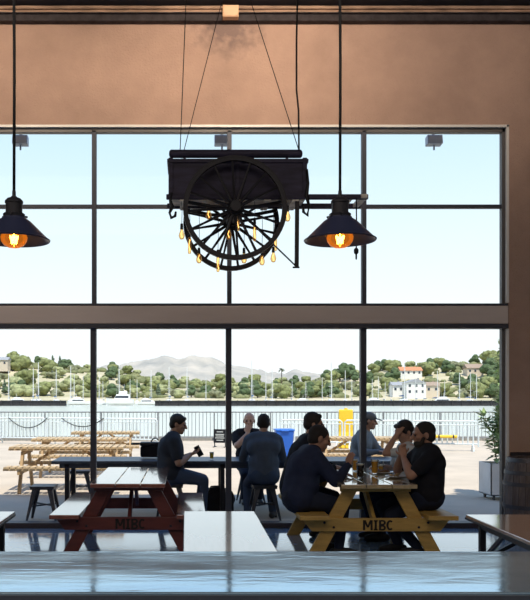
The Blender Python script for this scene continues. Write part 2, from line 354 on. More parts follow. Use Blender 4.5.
# ------------------------------------------------------------------ interior furniture
def letters(txt, size, parent, loc, rot, m, name='lettering', depth=.004, bold=.012, align='CENTER'):
    cu = bpy.data.curves.new(name, 'FONT'); cu.body = txt; cu.size = size; cu.extrude = depth; cu.offset = bold*size; cu.space_character = 1.15
    cu.align_x = align; cu.align_y = 'CENTER'
    tmp = bpy.data.objects.new('tmp', cu); C.objects.link(tmp)
    bpy.context.view_layer.update(); dg = bpy.context.evaluated_depsgraph_get()
    me = bpy.data.meshes.new_from_object(tmp.evaluated_get(dg)); bpy.data.objects.remove(tmp)
    me.materials.clear()
    o = link(name, me, m, parent); o.location = loc; o.rotation_euler = rot; return o
def mibc(yf, h=.098):
    # slab letters cut from bars, standing on the beam face at y = yf
    b = MB(); z0 = .345-h/2; z1 = z0+h; s = .021; T = .003
    def bar(pts): b.prism(pts, yf-T, yf)
    def rect(x0,x1,za,zb): bar([(x0,za),(x1,za),(x1,zb),(x0,zb)])
    x = -.128                                            # M
    rect(x,x+s,z0,z1); rect(x+.072,x+.072+s,z0,z1)
    bar([(x+s*.2,z1),(x+s*1.25,z1),(x+.0465+s*.45,z0+h*.28),(x+.0465-s*.45,z0+h*.28)]); bar([(x+.093-s*1.25,z1),(x+.093-s*.2,z1),(x+.0465+s*.45,z0+h*.28),(x+.0465-s*.45,z0+h*.28)])
    x = -.016; rect(x,x+s,z0,z1); rect(x-.008,x+s+.008,z0,z0+.014); rect(x-.008,x+s+.008,z1-.014,z1)   # I
    def arc(cx,cz,rx,rz,a0,a1,n=12,w=s):
        for k in range(n):
            p,q = a0+(a1-a0)*k/n, a0+(a1-a0)*(k+1)/n
            bar([(cx+rx*math.cos(p),cz+rz*math.sin(p)),(cx+rx*math.cos(q),cz+rz*math.sin(q)),(cx+(rx-w)*math.cos(q),cz+(rz-w*.8)*math.sin(q)),(cx+(rx-w)*math.cos(p),cz+(rz-w*.8)*math.sin(p))])
    x = .026; rect(x,x+s,z0,z1)                           # B
    for c in (.75,.25):
        cz = z0+h*c; rz = h*.25+.002; rect(x+s,x+.036,cz+rz-.016,cz+rz); rect(x+s,x+.036,cz-rz,cz-rz+.016); arc(x+.036,cz,.030,rz,-PI/2,PI/2,10,.02)
    arc(.133,z0+h/2,.036,h/2,PI*.27,PI*1.73,18,.021)      # C
    return b
def picnic(cx, yf, mtop, mframe, mbench, label, ink, L=1.78):
    t = thing('picnic_table', label, 'picnic table', (cx,yf+L/2,0))
    h = L/2
    for k in (-1,0,1):
        b = MB(); b.box((k*.243,0,.73),(.234,L,.04)); b.build('tabletop_board', mtop, t, bevel=.005)
    for sx in (-1,1):
        b = MB(); b.box((sx*.61,0,.43),(.285,L,.042)); b.build('bench', mbench, t, bevel=.005)
    for sy in (-1,1):
        y = sy*(h-.17)
        b = MB(); b.box((0,y,.69),(.68,.04,.05)); b.build('top_cleat', mframe, t, bevel=.004)
        b = MB(); b.prism([(-.72,.41),(.72,.41),(.62,.285),(-.62,.285)], y-sy*.02+sy*.04-.02, y-sy*.02+sy*.04+.02)
        beam = b.build('bench_beam', mframe, t, bevel=.004)
        if sy == -1:
            for sx in (-1,1):
                for q in (.0,.09): MB().cyl((sx*(.50-q),y-.045,.37-q*.5),(sx*(.50-q),y-.035,.37-q*.5),.012).build('bolt', m_black, beam)
            mibc(y-.0405).build('lettering', ink, beam)
        for sx in (-1,1):
            b = MB(); yy = y-sy*.02
            b.prism([(sx*.16,.70),(sx*.30,.70),(sx*.68,0),(sx*.53,0)] if sx>0 else [(sx*.30,.70),(sx*.16,.70),(sx*.53,0),(sx*.68,0)], yy-.02, yy+.02)
            b.build('leg', mframe, t, bevel=.004)
    for sy in (-1,1):
        b = MB(); b.beam((0,sy*(h-.24),.37),(0,sy*.18,.70),.09,.035,(1,0,0)); b.build('diagonal_brace', mframe, t, bevel=.004)
    b = MB(); b.box((0,0,.69),(.62,.09,.035)); b.build('center_cleat', mframe, t)
    return t
m_redT = mat('red_varnished_top', (.24,.085,.06), .13, spec=1.0, nscale=5, namt=.2, stretch=(5,.3,5), coat=1)
m_redF = mat('red_stained_wood', (.105,.022,.019), .5, nscale=6, namt=.25, stretch=(1,1,4))
m_yelT = mat('pine_varnished_top', (.46,.36,.20), .13, spec=1.0, nscale=5, namt=.2, stretch=(5,.3,5), coat=1)
m_yelF = mat('pine_stained_wood', (.45,.29,.08), .5, nscale=6, namt=.2, stretch=(1,1,4))
m_ink = mat('burnt_lettering', (.012,.010,.010), .8)
CRX = (127.6-CX)/F*7.66; CYX = (379-CX)/F*7.6
picnic(CRX, 7.66, m_redT, m_redF, m_redT, 'red stained wooden picnic table with empty benches, inside the window', m_ink)
picnic(CYX, 7.58, m_yelT, m_yelF, m_yelF, 'yellow pine picnic table inside the window, four people seated at it', m_ink)
# steel framed tables in front
m_tab = mat('table_varnish', (.36,.245,.18), .11, spec=1.0, nscale=3, namt=.15, stretch=(4,.4,4), coat=1)
m_tabc = mat('table_window_glare', (.62,.60,.58), .12, spec=1.0, nscale=3, namt=.1, stretch=(4,.4,4), coat=1)  # pale colour paints the window's reflection over brown varnished wood
def cafe_table(x0, x1, y0, y1, label, mt, legx=.07):
    t = thing('cafe_table', label, 'table', ((x0+x1)/2,(y0+y1)/2,0)); w, l = x1-x0, y1-y0
    b = MB(); b.box((0,0,.735),(w,l,.028)); b.build('tabletop', mt, t, bevel=.004)
    b = MB(); b.box((0,0,.722),(w+.008,l+.008,.014)); b.build('steel_edge', m_black, t)
    for sx in (-1,1):
        for sy in (-1,1):
            b = MB(); b.box((sx*(w/2-legx),sy*(l/2-.13),.358),(.04,.04,.715)); b.build('leg', m_black, t)
    for sy in (-1,1):
        b = MB(); b.beam((-(w/2-legx),sy*(l/2-.13),.69),((w/2-legx),sy*(l/2-.13),.69),.03,.04); b.build('apron', m_black, t)
        if w > .9:
            for sx in (-1,1):
                b = MB(); b.beam((sx*(w/2-legx),sy*(l/2-.13),.45),(sx*.1,sy*(l/2-.13),.68),.025,.025); b.build('brace', m_black, t)
    for sx in (-1,1):
        b = MB(); b.beam((sx*(w/2-legx),-(l/2-.13),.69),(sx*(w/2-legx),(l/2-.13),.69),.03,.04); b.build('side_rail', m_black, t)
        for sy in (-1,1):
            b = MB(); b.beam((sx*(w/2-legx),sy*(l/2-.13),.45),(sx*(w/2-legx),sy*(l/2-.5),.68),.02,.025); b.build('brace', m_black, t)
    return t
cafe_table(-.012,.497,4.0,5.84,'narrow glossy table with window glare painted on its top, standing between the two picnic tables and the bar',m_tabc)
cafe_table(1.985,3.2,3.7,5.68,'brown varnished steel framed table in front of the barrel',m_tab)
cafe_table(-2.45,-1.245,4.0,5.83,'steel framed table at the left edge, only its corner and leg showing',m_tabc)
# bar counter
m_bar = mat('bar_resin', (.60,.84,1.0), .09, metal=.8, nscale=2.6, col2=(.28,.50,.74), stretch=(.6,1.7,1), rvar=.045, bump=.09, bscale=3.5)
t = thing('bar_counter', 'long glossy blue-grey bar counter running across the front', 'counter', (.3,2.42,0))
b = MB(); b.box((0,-.02,1.055),(6,.56,.03)); b.build('countertop', m_bar, t, bevel=.004)
b = MB(); b.box((0,-.29,1.032),(6,.025,.016)); b.box((0,-.304,1.052),(6,.008,.022)); b.build('metal_edging', mat('bar_edge',(.10,.11,.13),.45,metal=.6), t)
b = MB(); b.box((0,-.285,.995),(6,.03,.06)); b.build('apron', mat('bar_wood',(.22,.19,.18),.6,nscale=8,namt=.3,stretch=(.2,1,3)), t)
b = MB(); b.box((0,.03,.52),(5.9,.36,1.03)); b.build('front_panel', mat('bar_panel',(.06,.055,.055),.6,nscale=5,namt=.2,stretch=(3,1,.3)), t)
# barrel
t = thing('barrel', 'weathered dark wooden barrel with iron hoops by the wall', 'barrel', (4.005,9.27,0))
m_st = mat('barrel_staves', (.14,.11,.10), .7, nscale=7, namt=.45, stretch=(3,3,.4))
b = MB(); n = 26
def br(z): u = (z/.88-.5)*2; return .315-.055*u*u
for k in range(n):
    a0, a1 = 2*PI*k/n+.008, 2*PI*(k+1)/n-.008; zs = [0,.11,.22,.33,.44,.55,.66,.77,.88]; vs = []
    for z in zs:
        for (rr,a) in ((br(z),a0),(br(z),a1),(br(z)-.03,a1),(br(z)-.03,a0)): vs.append((rr*math.cos(a),rr*math.sin(a),z))
    fs = [(4*i+j,4*i+(j+1)%4,4*i+4+(j+1)%4,4*i+4+j) for i in range(8) for j in range(4)]+[(0,3,2,1),(32,33,34,35)]
    b._add(vs,fs)
b.build('staves', m_st, t)
b = MB(); b.cyl((0,0,.835),(0,0,.855),.235,.235,32); b.build('barrel_head', m_st, t)
for z in (.03,.17,.30,.56,.69,.83):
    b = MB(); b.lathe([(br(z)+.001,z),(br(z)+.006,z),(br(z+.045)+.006,z+.045),(br(z+.045)+.001,z+.045)],seg=40,closed=True); b.build('hoop', mat('hoop_iron',(.10,.10,.11),.5,metal=.7), t, smooth='auto')
# ------------------------------------------------------------------ tableware on the yellow table
m_gl = glassmat('drink_glass', (.96,.98,.98), .7)
def pint(px, py, d, label, beer, foam, h=.15, r=.040, fill=.85, zt=.75):
    p = at(px,py,d); t = thing('beer_glass', label, 'glass', (p.x,p.y,zt), 0, 'drinks on the tables')
    b = MB(); r0 = r*.74
    b.lathe([(.001,0),(r0,0),(r,h),(r-.003,h),(r0-.003,.012),(.001,.012)],seg=24); b.build('glass_body', m_gl, t, smooth='auto')
    rr = lambda z: r0+(r-r0)*z/h-.0035
    b = MB(); zf_ = h*fill; b.lathe([(.001,.0125),(rr(.0125),.0125),(rr(zf_),zf_),(.001,zf_)],seg=24); b.build('beer', beer, t, smooth='auto')
    b = MB(); b.lathe([(.001,zf_+.0003),(rr(zf_),zf_+.0003),(rr(zf_+.014),zf_+.014),(.001,zf_+.016)],seg=24); b.build('foam', foam, t, smooth='auto')
def liquid(name, tint): return glassmat(name, tint, .5)
m_foam = mat('beer_foam', (.85,.78,.62), .8)
m_stout = mat('stout', (.012,.006,.005), .15); m_ale = liquid('amber_ale', (1.0,.55,.10)); m_ale2 = mat('golden_ale', (.75,.36,.04), .2)
pint(360.3,478,8.2,'pint of dark stout on the yellow table, nearest the table end',m_stout,m_foam,h=.155,r=.043)
pint(355,468,8.95,'small amber beer by the window mullion behind the stout',m_ale2,m_foam,h=.14,r=.036)
pint(374.8,474,8.6,'glass of golden beer beside the plates on the yellow table',m_ale2,m_foam,h=.16,r=.044)
pint(381,472,8.85,'half drunk beer behind the plate of food on the yellow table',m_ale2,m_foam,h=.12,r=.034,fill=.55)
def plate(px, py, d, label, foodm, n, R=.13):
    p = at(px,py,d); t = thing('plate', label, 'plate', (p.x,p.y,.7505))
    b = MB(); b.lathe([(.001,0),(R*.6,0),(R,.018),(R-.003,.022),(R*.58,.006),(.001,.006)],seg=30); b.build('dish', mat('plate_china',(.62,.62,.64),.25), t, smooth='auto')
    if foodm:
        f = thing('meal', 'pile of food on the '+label.split(' on ')[0], 'food', (p.x,p.y,.757))
        b = MB(); r2 = random.Random(n)
        for k in range(n):
            a = r2.random()*6.3; q = r2.random()*R*.55; b.sph((q*math.cos(a),q*math.sin(a),.012+r2.random()*.03*(1-q/R)),(.016+.014*r2.random(),.012+.01*r2.random(),.012),Matrix.Rotation(r2.random()*3,3,'Z'),1)
        b.build('morsels', foodm, f, smooth=True)['kind'] = 'stuff'
    return t
m_food = mat('browned_food', (.16,.085,.04), .6, nscale=30, namt=.4)
m_food2 = mat('pale_food', (.40,.28,.13), .6, nscale=30, namt=.4)
plate(384,473.5,8.62+.05,'plate heaped with browned food on the yellow table beside the golden beer',m_food,26,.12)
plate(397,477.5,8.22,'white plate with a few leftovers on the yellow table in front of the bearded man',m_food2,9,.125)
plate(340,477,8.3,'plate with a half eaten meal on the yellow table by the man in navy',m_food,12,.115)
# ------------------------------------------------------------------ outside: ground, furniture
m_pave = mat('patio_concrete', (.50,.42,.33), .9, nscale=.9, namt=.12, bump=.1, bscale=20)
b = MB(); b.box((0,19.2,-.15),(60,18.7,.3)); struct(b.build('ground', m_pave))
b = MB(); b.box((0,28.55,-1.2),(60,.12,2.7)); struct(b.build('quay_wall', mat('quay_concrete',(.30,.29,.27),.9)))
def water():
    m = bpy.data.materials.new('bay_water'); m.use_nodes = True; nt = m.node_tree; bs = nt.nodes['Principled BSDF']
    bs.inputs['Base Color'].default_value = (.50,.52,.45,1); bs.inputs['Roughness'].default_value = .22; bs.inputs['Specular IOR Level'].default_value = .6
    tc = nt.nodes.new('ShaderNodeTexCoord'); mp = nt.nodes.new('ShaderNodeMapping'); mp.inputs['Scale'].default_value = (.35,1.2,1)
    n = nt.nodes.new('ShaderNodeTexNoise'); n.inputs['Scale'].default_value = .8; n.inputs['Detail'].default_value = 5
    bp = nt.nodes.new('ShaderNodeBump'); bp.inputs['Strength'].default_value = .25; bp.inputs['Distance'].default_value = .04
    nt.links.new(tc.outputs['Object'], mp.inputs[0]); nt.links.new(mp.outputs[0], n.inputs[0]); nt.links.new(n.outputs['Fac'], bp.inputs['Height']); nt.links.new(bp.outputs[0], bs.inputs['Normal'])
    return m
SEA = -1.5
b = MB(); b._add([(-900,28.5,SEA),(1100,28.5,SEA),(1100,420,SEA),(-900,420,SEA)],[(0,1,2,3)]); struct(b.build('water', water()))
# ---- stools
m_stl = mat('stool_steel', (.05,.055,.07), .45, metal=.5)
def stool(loc, label, rz=0):
    t = thing('metal_stool', label, 'stool', loc, rz, 'metal patio stools')
    b = MB(); b.box((0,0,.443),(.31,.31,.014)); b.box((0,0,.425),(.30,.30,.03)); b.cyl((0,0,.449),(0,0,.4515),.02); b.build('seat', m_stl, t, bevel=.006)
    for sx in (-1,1):
        for sy in (-1,1):
            b = MB(); b.prism([(0,0),(.03,0),(.075,.43),(-.02,.43)],-.006,.006)
            b2 = MB(); top = V((sx*.125,sy*.125,.43)); bot = V((sx*.20,sy*.20,0)); B = basis(bot-top,(sx,sy,0))
            vs = []
            for p, w in ((top,.042),(bot,.016)):
                vs += [p+V((0,0,0)), p-V((sx*w*1.6,0,0)), p-V((sx*w*1.6,-sy*.006,0)), p-V((sx*.006,sy*.006,0)), p-V((-sx*-.006,sy*w*1.6,0)), p-V((0,sy*w*1.6,0))]
            b.b.free(); b2._add(vs,[(0,1,7,6),(1,2,8,7),(2,3,9,8),(3,4,10,9),(4,5,11,10),(5,0,6,11),(0,5,4,3,2,1),(6,7,8,9,10,11)])
            b2.build('leg', m_stl, t)
    b = MB(); b.beam((-.16,-.16,.20),(.16,.16,.20),.008,.02); b.beam((-.16,.16,.21),(.16,-.16,.21),.008,.02); b.build('cross_brace', m_stl, t)
    return t
st0 = stool((-1.815,10.22,0),'empty metal stool just outside the glass at the left')
P3S = (1.0,10.28); 
dup(st0,(-1.63,12.3,0),.1,'empty metal stool beyond the long patio table, partly behind the mullion')
dup(st0,(-.19,10.42,0),.0,'metal stool under the man looking at his phone')
dup(st0,(P3S[0],P3S[1],0),.04,'metal stool under the man in grey seen from behind')
dup(st0,(.97,12.02,0),.05,'metal stool under the bald man across the patio table')
dup(st0,(2.56,11.85,0),.0,'metal stool under the man in a cap behind the mullion')
# ---- long patio table
m_pt = mat('patio_table_top', (.055,.075,.11), .4, nscale=3, namt=.2, stretch=(.3,3,1))
t = thing('patio_table', 'long dark patio table outside, running along the glass behind the mullions', 'table', (.65,11.08,0))
b = MB(); 
for k in range(4): b.box((0,-.30+k*.2,.70),(4.9,.19,.04))
b.build('tabletop', m_pt, t, bevel=.004)
for x in (-2.25,-.16,2.25):
    for sy in (-1,1): b = MB(); b.box((x,sy*.3,.34),(.06,.06,.68)); b.build('leg', m_black, t)
    b = MB(); b.box((x,0,.65),(.06,.7,.05)); b.build('cross_rail', m_black, t)
b = MB(); b.box((0,-.33,.65),(4.7,.03,.06)); b.box((0,.33,.65),(4.7,.03,.06)); b.build('apron', m_pt, t)
pint(211.7,458.5,11.0,'small glass of yellow beer alone on the long patio table',mat('pale_ale',(.85,.60,.05),.2),m_foam,h=.10,r=.032,zt=.7205)
# boxy bag with bar handle
p = at(149,457,11.1); t = thing('black_case', 'black boxy case with a bar handle, on the patio table behind the seated man', 'case', (p.x,11.16,.7205))
b = MB(); b.box((.01,0,.10),(.26,.22,.16)); b.build('case_body', m_blackm, t, bevel=.03)
b = MB(); b.box((.01,0,.205),(.27,.23,.05)); b.build('lid', m_black, t, bevel=.015)
b = MB(); b.tube([(-.24,0,.205),(-.10,0,.205),(-.08,0,.19)],.014,8); b.cyl((-.24,-.07,.205),(-.24,.07,.205),.012); b.build('handle_bar', m_black, t, smooth='auto')
b = MB(); b.tube([(.02,0,.22),(.05,0,.27),(.10,0,.285),(.13,0,.25)],.01,6); b.build('strap', m_black, t, smooth=True)
# black bag under the table
t = thing('duffel_bag', 'black bag sitting on the ground under the patio table between the two men', 'bag', (.42,10.98,0))
b = MB(); b.sph((0,0,.18),(.27,.14,.17)); b.box((0,0,.14),(.46,.24,.28)); b.build('bag_body', m_blackm, t, bevel=.03, smooth=True)
b = MB(); b.tube([(-.12,-.1,.24),(-.08,-.1,.36),(.08,-.1,.37),(.12,-.1,.24)],.012,6); b.build('strap', m_black, t, smooth=True)
# ---- slatted pine picnic tables on the patio
m_pine = mat('light_pine', (.50,.37,.22), .7, nscale=5, namt=.2, stretch=(4,.5,2))  # light wood of the slatted tops and benches
m_pinl = mat('pine_frame', (.40,.27,.14), .7, nscale=5, namt=.2)
def slat_table(loc, rz, L, label):
    t = thing('slatted_picnic_table', label, 'picnic table', loc, rz, 'slatted picnic tables on the patio')
    n = int(L/.105)
    def slats(y, w, z):
        b = MB()
        for k in range(n): b.box((-L/2+(k+.5)*L/n,y,z),(L/n*.8,w,.03))
        for s in (-1,1): b.box((0,y+s*(w/2-.03),z-.03),(L,.035,.03))
        return b
    slats(0,.74,.735).build('tabletop', m_pine, t)
    for s in (-1,1): slats(s*.62,.30,.435).build('bench', m_pine, t)
    for sx in (-1,1):
        x = sx*(L/2-.22)
        for s in (-1,1):
            b = MB(); b.beam((x,s*.24,.69),(x,s*.56,0),.09,.045,(1,0,0)); b.build('leg', m_pinl, t)
        b = MB(); b.box((x+.03,0,.37),(.045,1.5,.09)); b.build('bench_beam', m_pinl, t)
        b = MB(); b.box((x+.03,0,.66),(.045,.66,.07)); b.build('top_cleat', m_pinl, t)
        b = MB(); b.beam((x-sx*.02,0,.38),(x-sx*.5,0,.69),.045,.07,(0,1,0)); b.build('brace', m_pinl, t)
    return t
s0 = slat_table((-1.98,13.55,0),0,1.9,'slatted pine picnic table on the sunny patio, nearest to the window')
slat_table((-2.1,16.1,0),0,1.9,'slatted pine picnic table on the patio, middle one of the left three')
slat_table((-1.9,19.0,0),.05,1.6,'slatted pine picnic table on the patio, farthest of the left three')
slat_table((3.45,16.4,0),-.03,1.7,'slatted pine picnic table on the patio behind the man in a cap')
# ---- bins, signs
m_blue = mat('blue_bin', (.015,.11,.50), .45)
p = at(284,0,20); t = thing('blue_bin', 'bright blue recycling bin on the patio behind the man in grey', 'bin', (p.x,20,0))
b = MB(); vs = []
for z,w,dd in ((0.04,.17,.17),(.72,.225,.225)): vs += [(-w,-dd,z),(w,-dd,z),(w,dd,z),(-w,dd,z)]
b._add(vs,[(0,3,2,1),(4,5,6,7),(0,1,5,4),(1,2,6,5),(2,3,7,6),(3,0,4,7)]); b.build('bin_body', m_blue, t, bevel=.02)
b = MB(); b.box((0,0,.745),(.48,.48,.05)); b.box((0,-.25,.73),(.2,.04,.03)); b.build('lid', mat('blue_lid',(.02,.15,.6),.4), t, bevel=.015)
for sx in (-1,1): b = MB(); b.cyl((sx*.15,.16,.05),(sx*.19,.16,.05),.05,.05,16); b.build('wheel', m_black, t)
# ---- crowd barriers
m_wp = mat('white_paint', (.62,.68,.70), .5)
LB = 1.93
def barrier(label):
    t = thing('crowd_barrier', label, 'barrier', (0,0,0), 0, 'white crowd barriers along the quay')
    w = LB/2-.04
    b = MB(); b.tube([(-w,0,.12),(-w,0,.80),(-w+.06,0,.86),(w-.06,0,.86),(w,0,.80),(w,0,.12)],.026,8); b.cyl((-w,0,.2),(w,0,.2),.022); b.cyl((-w,0,.75),(w,0,.75),.014); b.build('frame', m_wp, t, smooth='auto')
    for k in range(12):
        x = -w+(k+1)*2*w/13; b = MB(); b.cyl((x,0,.2),(x,0,.75),.020,.020,6); b.build('bar', m_wp, t)
    for sx in (-1,1):
        b = MB(); b.tube([(sx*(w-.15),-.3,.0),(sx*(w-.15),-.26,.1),(sx*(w-.15),0,.2),(sx*(w-.15),.26,.1),(sx*(w-.15),.3,.0)],.02,6); b.build('foot', m_wp, t)
    return t
pA, pB = V((-10.2,27.9,0)), V((8.45,23.0,0)); dr = (pB-pA); nB = int(dr.length/LB); ang = math.atan2(dr.y,dr.x); dr.normalize()
b0 = None; bars = []
for k in range(nB):
    cpx = CX+F*(pB-dr*(LB*(k+.5))).x/(pB-dr*(LB*(k+.5))).y
    if 172 < cpx < 262: continue
    p = pB-dr*(LB*(k+.5)); lab = ORD[len(bars)]+' white crowd barrier counted from the planter along the quay'
    if b0 is None: b0 = barrier(lab); b0.location = p; b0.rotation_euler = (0,0,ang); bars.append(b0)
    else: bars.append(dup(b0,p,ang,lab))
def on_line(px, off=0):
    # point on the barrier line seen at photo column px
    k = (px-CX)/F; s = (k*pA.y-pA.x)/(dr.x-k*dr.y); q = pA+dr*s; n_ = V((dr.y,-dr.x,0)); return q+n_*off
# black notice on the barriers
q = on_line(220.6,.1); s = F/q.y; zc = EYE-(436-CY)/s
t = thing('notice_board', 'black notice board on short legs standing on the patio left of the bald man', 'sign', (q.x,q.y,zc), ang)
b = MB(); b.box((0,0,0),(.40,.025,.42)); b.build('board', m_blackm, t, bevel=.004)
b = MB()
for z,w in ((.13,.2),(.05,.28),(0,.26),(-.06,.3),(-.13,.22)): b.box((0,-.0145,z),(w,.003,.022))
b.build('printed_lines', mat('notice_white',(.55,.57,.55),.6), t)
for sx in (-1,1): b = MB(); b.box((sx*.17,.02,(-zc+.2)/2),(.03,.02,zc+.2)); b.box((sx*.17,.02,-zc+.012),(.04,.34,.024)); b.build('leg', m_black, t)
# yellow panel and pipe
m_yel = mat('safety_yellow', (.85,.55,.03), .5)
q = on_line(345,-.45); t = thing('yellow_barrier_drum', 'yellow plastic barrier standing behind the white barriers, between the two groups', 'barrier', (q.x,q.y,0), ang)
b = MB(); b.prismx([(-.24,0),(.24,0),(.16,.25),(.10,.5),(.10,1.18),(-.10,1.18),(-.10,.5),(-.16,.25)],-.21,.21); b.build('shell', m_yel, t, bevel=.03)
b = MB(); b.cyl((0,0,1.18),(0,0,1.22),.05,.05,14); b.build('filler_cap', m_yel, t)
q0, q1 = on_line(436,.12), on_line(456,.12); zz = .42
t = thing('yellow_pole', 'yellow pole tied across the white barrier nearest the planter', 'pole', (q0+q1)/2+V((0,0,zz)), ang)
b = MB(); b.cyl((-.3,0,0),(.3,0,0),.045,.045,12); b.build('tube', m_yel, t, smooth='auto')
b = MB(); [b.lathe([(.047,-.02),(.052,-.02),(.052,.02),(.047,.02)],(x,0,0),12,Matrix.Rotation(PI/2,3,'Y'),closed=True) for x in (-.2,.2)]; [b.cyl((x,.05,0),(x,.13,0),.008) for x in (-.2,.2)]; b.build('tie', m_black, t)
# drooping cable over the barriers
b = MB(); pts = []
for px0, px1 in ((8,46),(60,86),(88,150)):
    pass
def droop(px0, px1, sag, label):
    a_, c_ = on_line(px0,.04), on_line(px1,.04); b = MB(); pts = []
    for k in range(13):
        u = k/12; p = a_.lerp(c_,u); pts.append((p.x,p.y,(.87-sag*.8*4*u*(1-u))))
    b.tube(pts,.016,6); tag(b.build('festoon_cable', m_cord, smooth=True),label,'cable')
b.b.free()
droop(9,48,.42,'dark cable drooping over the white barriers at the left end')
droop(62,104,.35,'dark cable drooping over the white barriers just left of the mullion')
# quay railing behind
m_rail = mat('galvanised_rail', (.20,.21,.22), .5, metal=.4)
t = thing('quay_railing', 'thin grey railing along the water behind the white barriers', 'railing', (2,28.35,0))
b = MB(); b.cyl((-17,0,1.02),(19,0,1.02),.022); b.cyl((-17,0,.12),(19,0,.12),.016); b.build('rail', m_rail, t)
for k in range(19): b = MB(); b.box((-17+2*k,0,.51),(.045,.045,1.02)); b.build('post', m_rail, t)
b = MB(); [b.cyl((-17+.13*k,0,.12),(-17+.13*k,0,1.0),.010,.010,4) for k in range(277)]; b.build('balusters', m_rail, t)['kind'] = 'stuff'
# ---- planter with shrub
px_ = 4.90; t = thing('planter_box', 'pale metal planter box on castors outside the right window edge', 'planter', (px_,12.4,0))
m_pl = mat('planter_metal', (.60,.62,.63), .55, nscale=3, namt=.12)
b = MB(); b.span((-.27,-.25,.07),(.27,-.23,.56)); b.span((-.27,.23,.07),(.27,.25,.56)); b.span((-.27,-.25,.07),(-.25,.25,.56)); b.span((.25,-.25,.07),(.27,.25,.56)); b.span((-.27,-.25,.07),(.27,.25,.09)); b.build('box_shell', m_pl, t, bevel=.004)
b = MB(); b.span((-.25,-.23,.45),(.25,.23,.50)); b.build('soil', mat('soil',(.05,.035,.025),.95), t)
for sx in (-1,1):
    for sy in (-1,1):
        b = MB(); b.cyl((sx*.2-.012,sy*.18,.032),(sx*.2+.012,sy*.18,.032),.032,.032,14); b.box((sx*.2,sy*.18,.06),(.03,.03,.03)); b.build('castor', m_black, t)
sh = thing('planted_shrub', 'loose leafy shrub growing out of the planter on castors', 'shrub', (px_,12.4,.50))
m_leaf = mat('shrub_leaf', (.34,.46,.22), .5, nscale=4, namt=.5)
r = random.Random(3); bl = MB(); bs_ = MB()
for k in range(15):
    a = r.random()*6.3; lean = .10+.38*r.random(); H = .7+1.15*r.random()
    if k < 4: H = 1.75+.1*k; lean = .12
    tip = V((lean*math.cos(a), lean*math.sin(a), H)); mid = tip*.5+V((0,0,.12)); base = V((.07*math.cos(a),.07*math.sin(a),0))
    pts = [base,(base+mid)/2,mid,(mid+tip)/2,tip]; bs_.tube(pts,[.012,.01,.008,.006,.003],5)
    for j in range(75):
        u = .12+.88*r.random(); c = base.lerp(mid,u*2) if u < .5 else mid.lerp(tip,u*2-1)
        dirv = V((r.uniform(-1,1),r.uniform(-1,1),r.uniform(-.3,.8))).normalized(); c = c+dirv*.02; B = basis(dirv); l = r.uniform(.10,.19); w = l*.27
        pp = [V((0,0,0)),V((w,0.012,l*.45)),V((0,-.008,l)),V((-w,.012,l*.45))]
        bl._add([c+B@q for q in pp],[(0,1,2),(0,2,3)])
bs_.build('stems', mat('shrub_stem',(.14,.11,.07),.8), sh); bl.build('foliage', m_leaf, sh)
# ------------------------------------------------------------------ far shore
def interp(tab, x):
    for (x0,y0),(x1,y1) in zip(tab[:-1],tab[1:]):
        if x <= x1: 
            u = max(0,(x-x0)/(x1-x0)); u = u*u*(3-2*u); return y0+(y1-y0)*u
    return tab[-1][1]
# ground height of the near hill (m), by world X
HILL = [(-420,26),(-260,24),(-150,18),(-105,23.5),(-75,20.5),(-45,16.5),(-10,10),(30,8),(60,8),(85,13),(110,17.5),(150,20),(185,26),(260,28),(420,24)]
def hz(x, y):
    u = max(0,min(1,(y-345)/150)); u = u*u*(3-2*u)
    h = interp(HILL, x*430/ max(y,300))
    return -.4+(h)*u+1.4*mnoise.noise(V((x*.02,y*.02,3)))*u+.6
m_hill = mat('dry_grass_hill', (.52,.44,.30), .95, nscale=.05, col2=(.28,.28,.15))
def grid(x0,x1,nx,y0,y1,ny,f):
    vs = [(x0+(x1-x0)*i/nx, y0+(y1-y0)*j/ny, f(x0+(x1-x0)*i/nx, y0+(y1-y0)*j/ny)) for j in range(ny+1) for i in range(nx+1)]
    fs = [(j*(nx+1)+i,j*(nx+1)+i+1,(j+1)*(nx+1)+i+1,(j+1)*(nx+1)+i) for j in range(ny) for i in range(nx)]
    return MB()._add(vs,fs)
def hzf(x,y): return hz(x,y) if y > 341 else -2.5
struct(grid(-420,520,120,338,620,40,hzf).build('hillside', mat('shore_grass',(.58,.50,.36),.95,nscale=.05,col2=(.36,.34,.20)), smooth=True))
RIDGE = [(-2600,120),(-1500,118),(-900,70),(-640,92),(-470,110),(-330,140),(-230,152),(-150,165),(-85,176),(-40,168),(10,178),(60,176),(100,164),(150,146),(230,132),(330,122),(420,108),(480,124),(540,112),(640,105),(800,100),(1400,150),(2800,120)]
def mz(x,y):
    u = (y-2600)/900; e = math.exp(-((y-3500)/520)**2)
    r = interp(RIDGE, x*3500/y)
    return -5+r*.97*e*(1+.17*mnoise.fractal(V((x*.004,y*.004,1)),1,2,4))+9*mnoise.noise(V((x*.012,y*.012,5)))*e+22*abs(mnoise.noise(V((x*.016,y*.005,9))))*e-6*e
m_mtn = mat('golden_mountain', (.46,.42,.36), .95, nscale=.009, col2=(.26,.26,.24), bump=.6, bscale=.02)
struct(grid(-2600,2800,420,2600,4200,70,mz).build('mountain_ridge', m_mtn, smooth=True))
b = MB(); b._add([(-900,419,-1.6),(1100,419,-1.6),(3500,4200,-1.6),(-3300,4200,-1.6)],[(0,1,2,3)]); struct(b.build('land', m_hill))
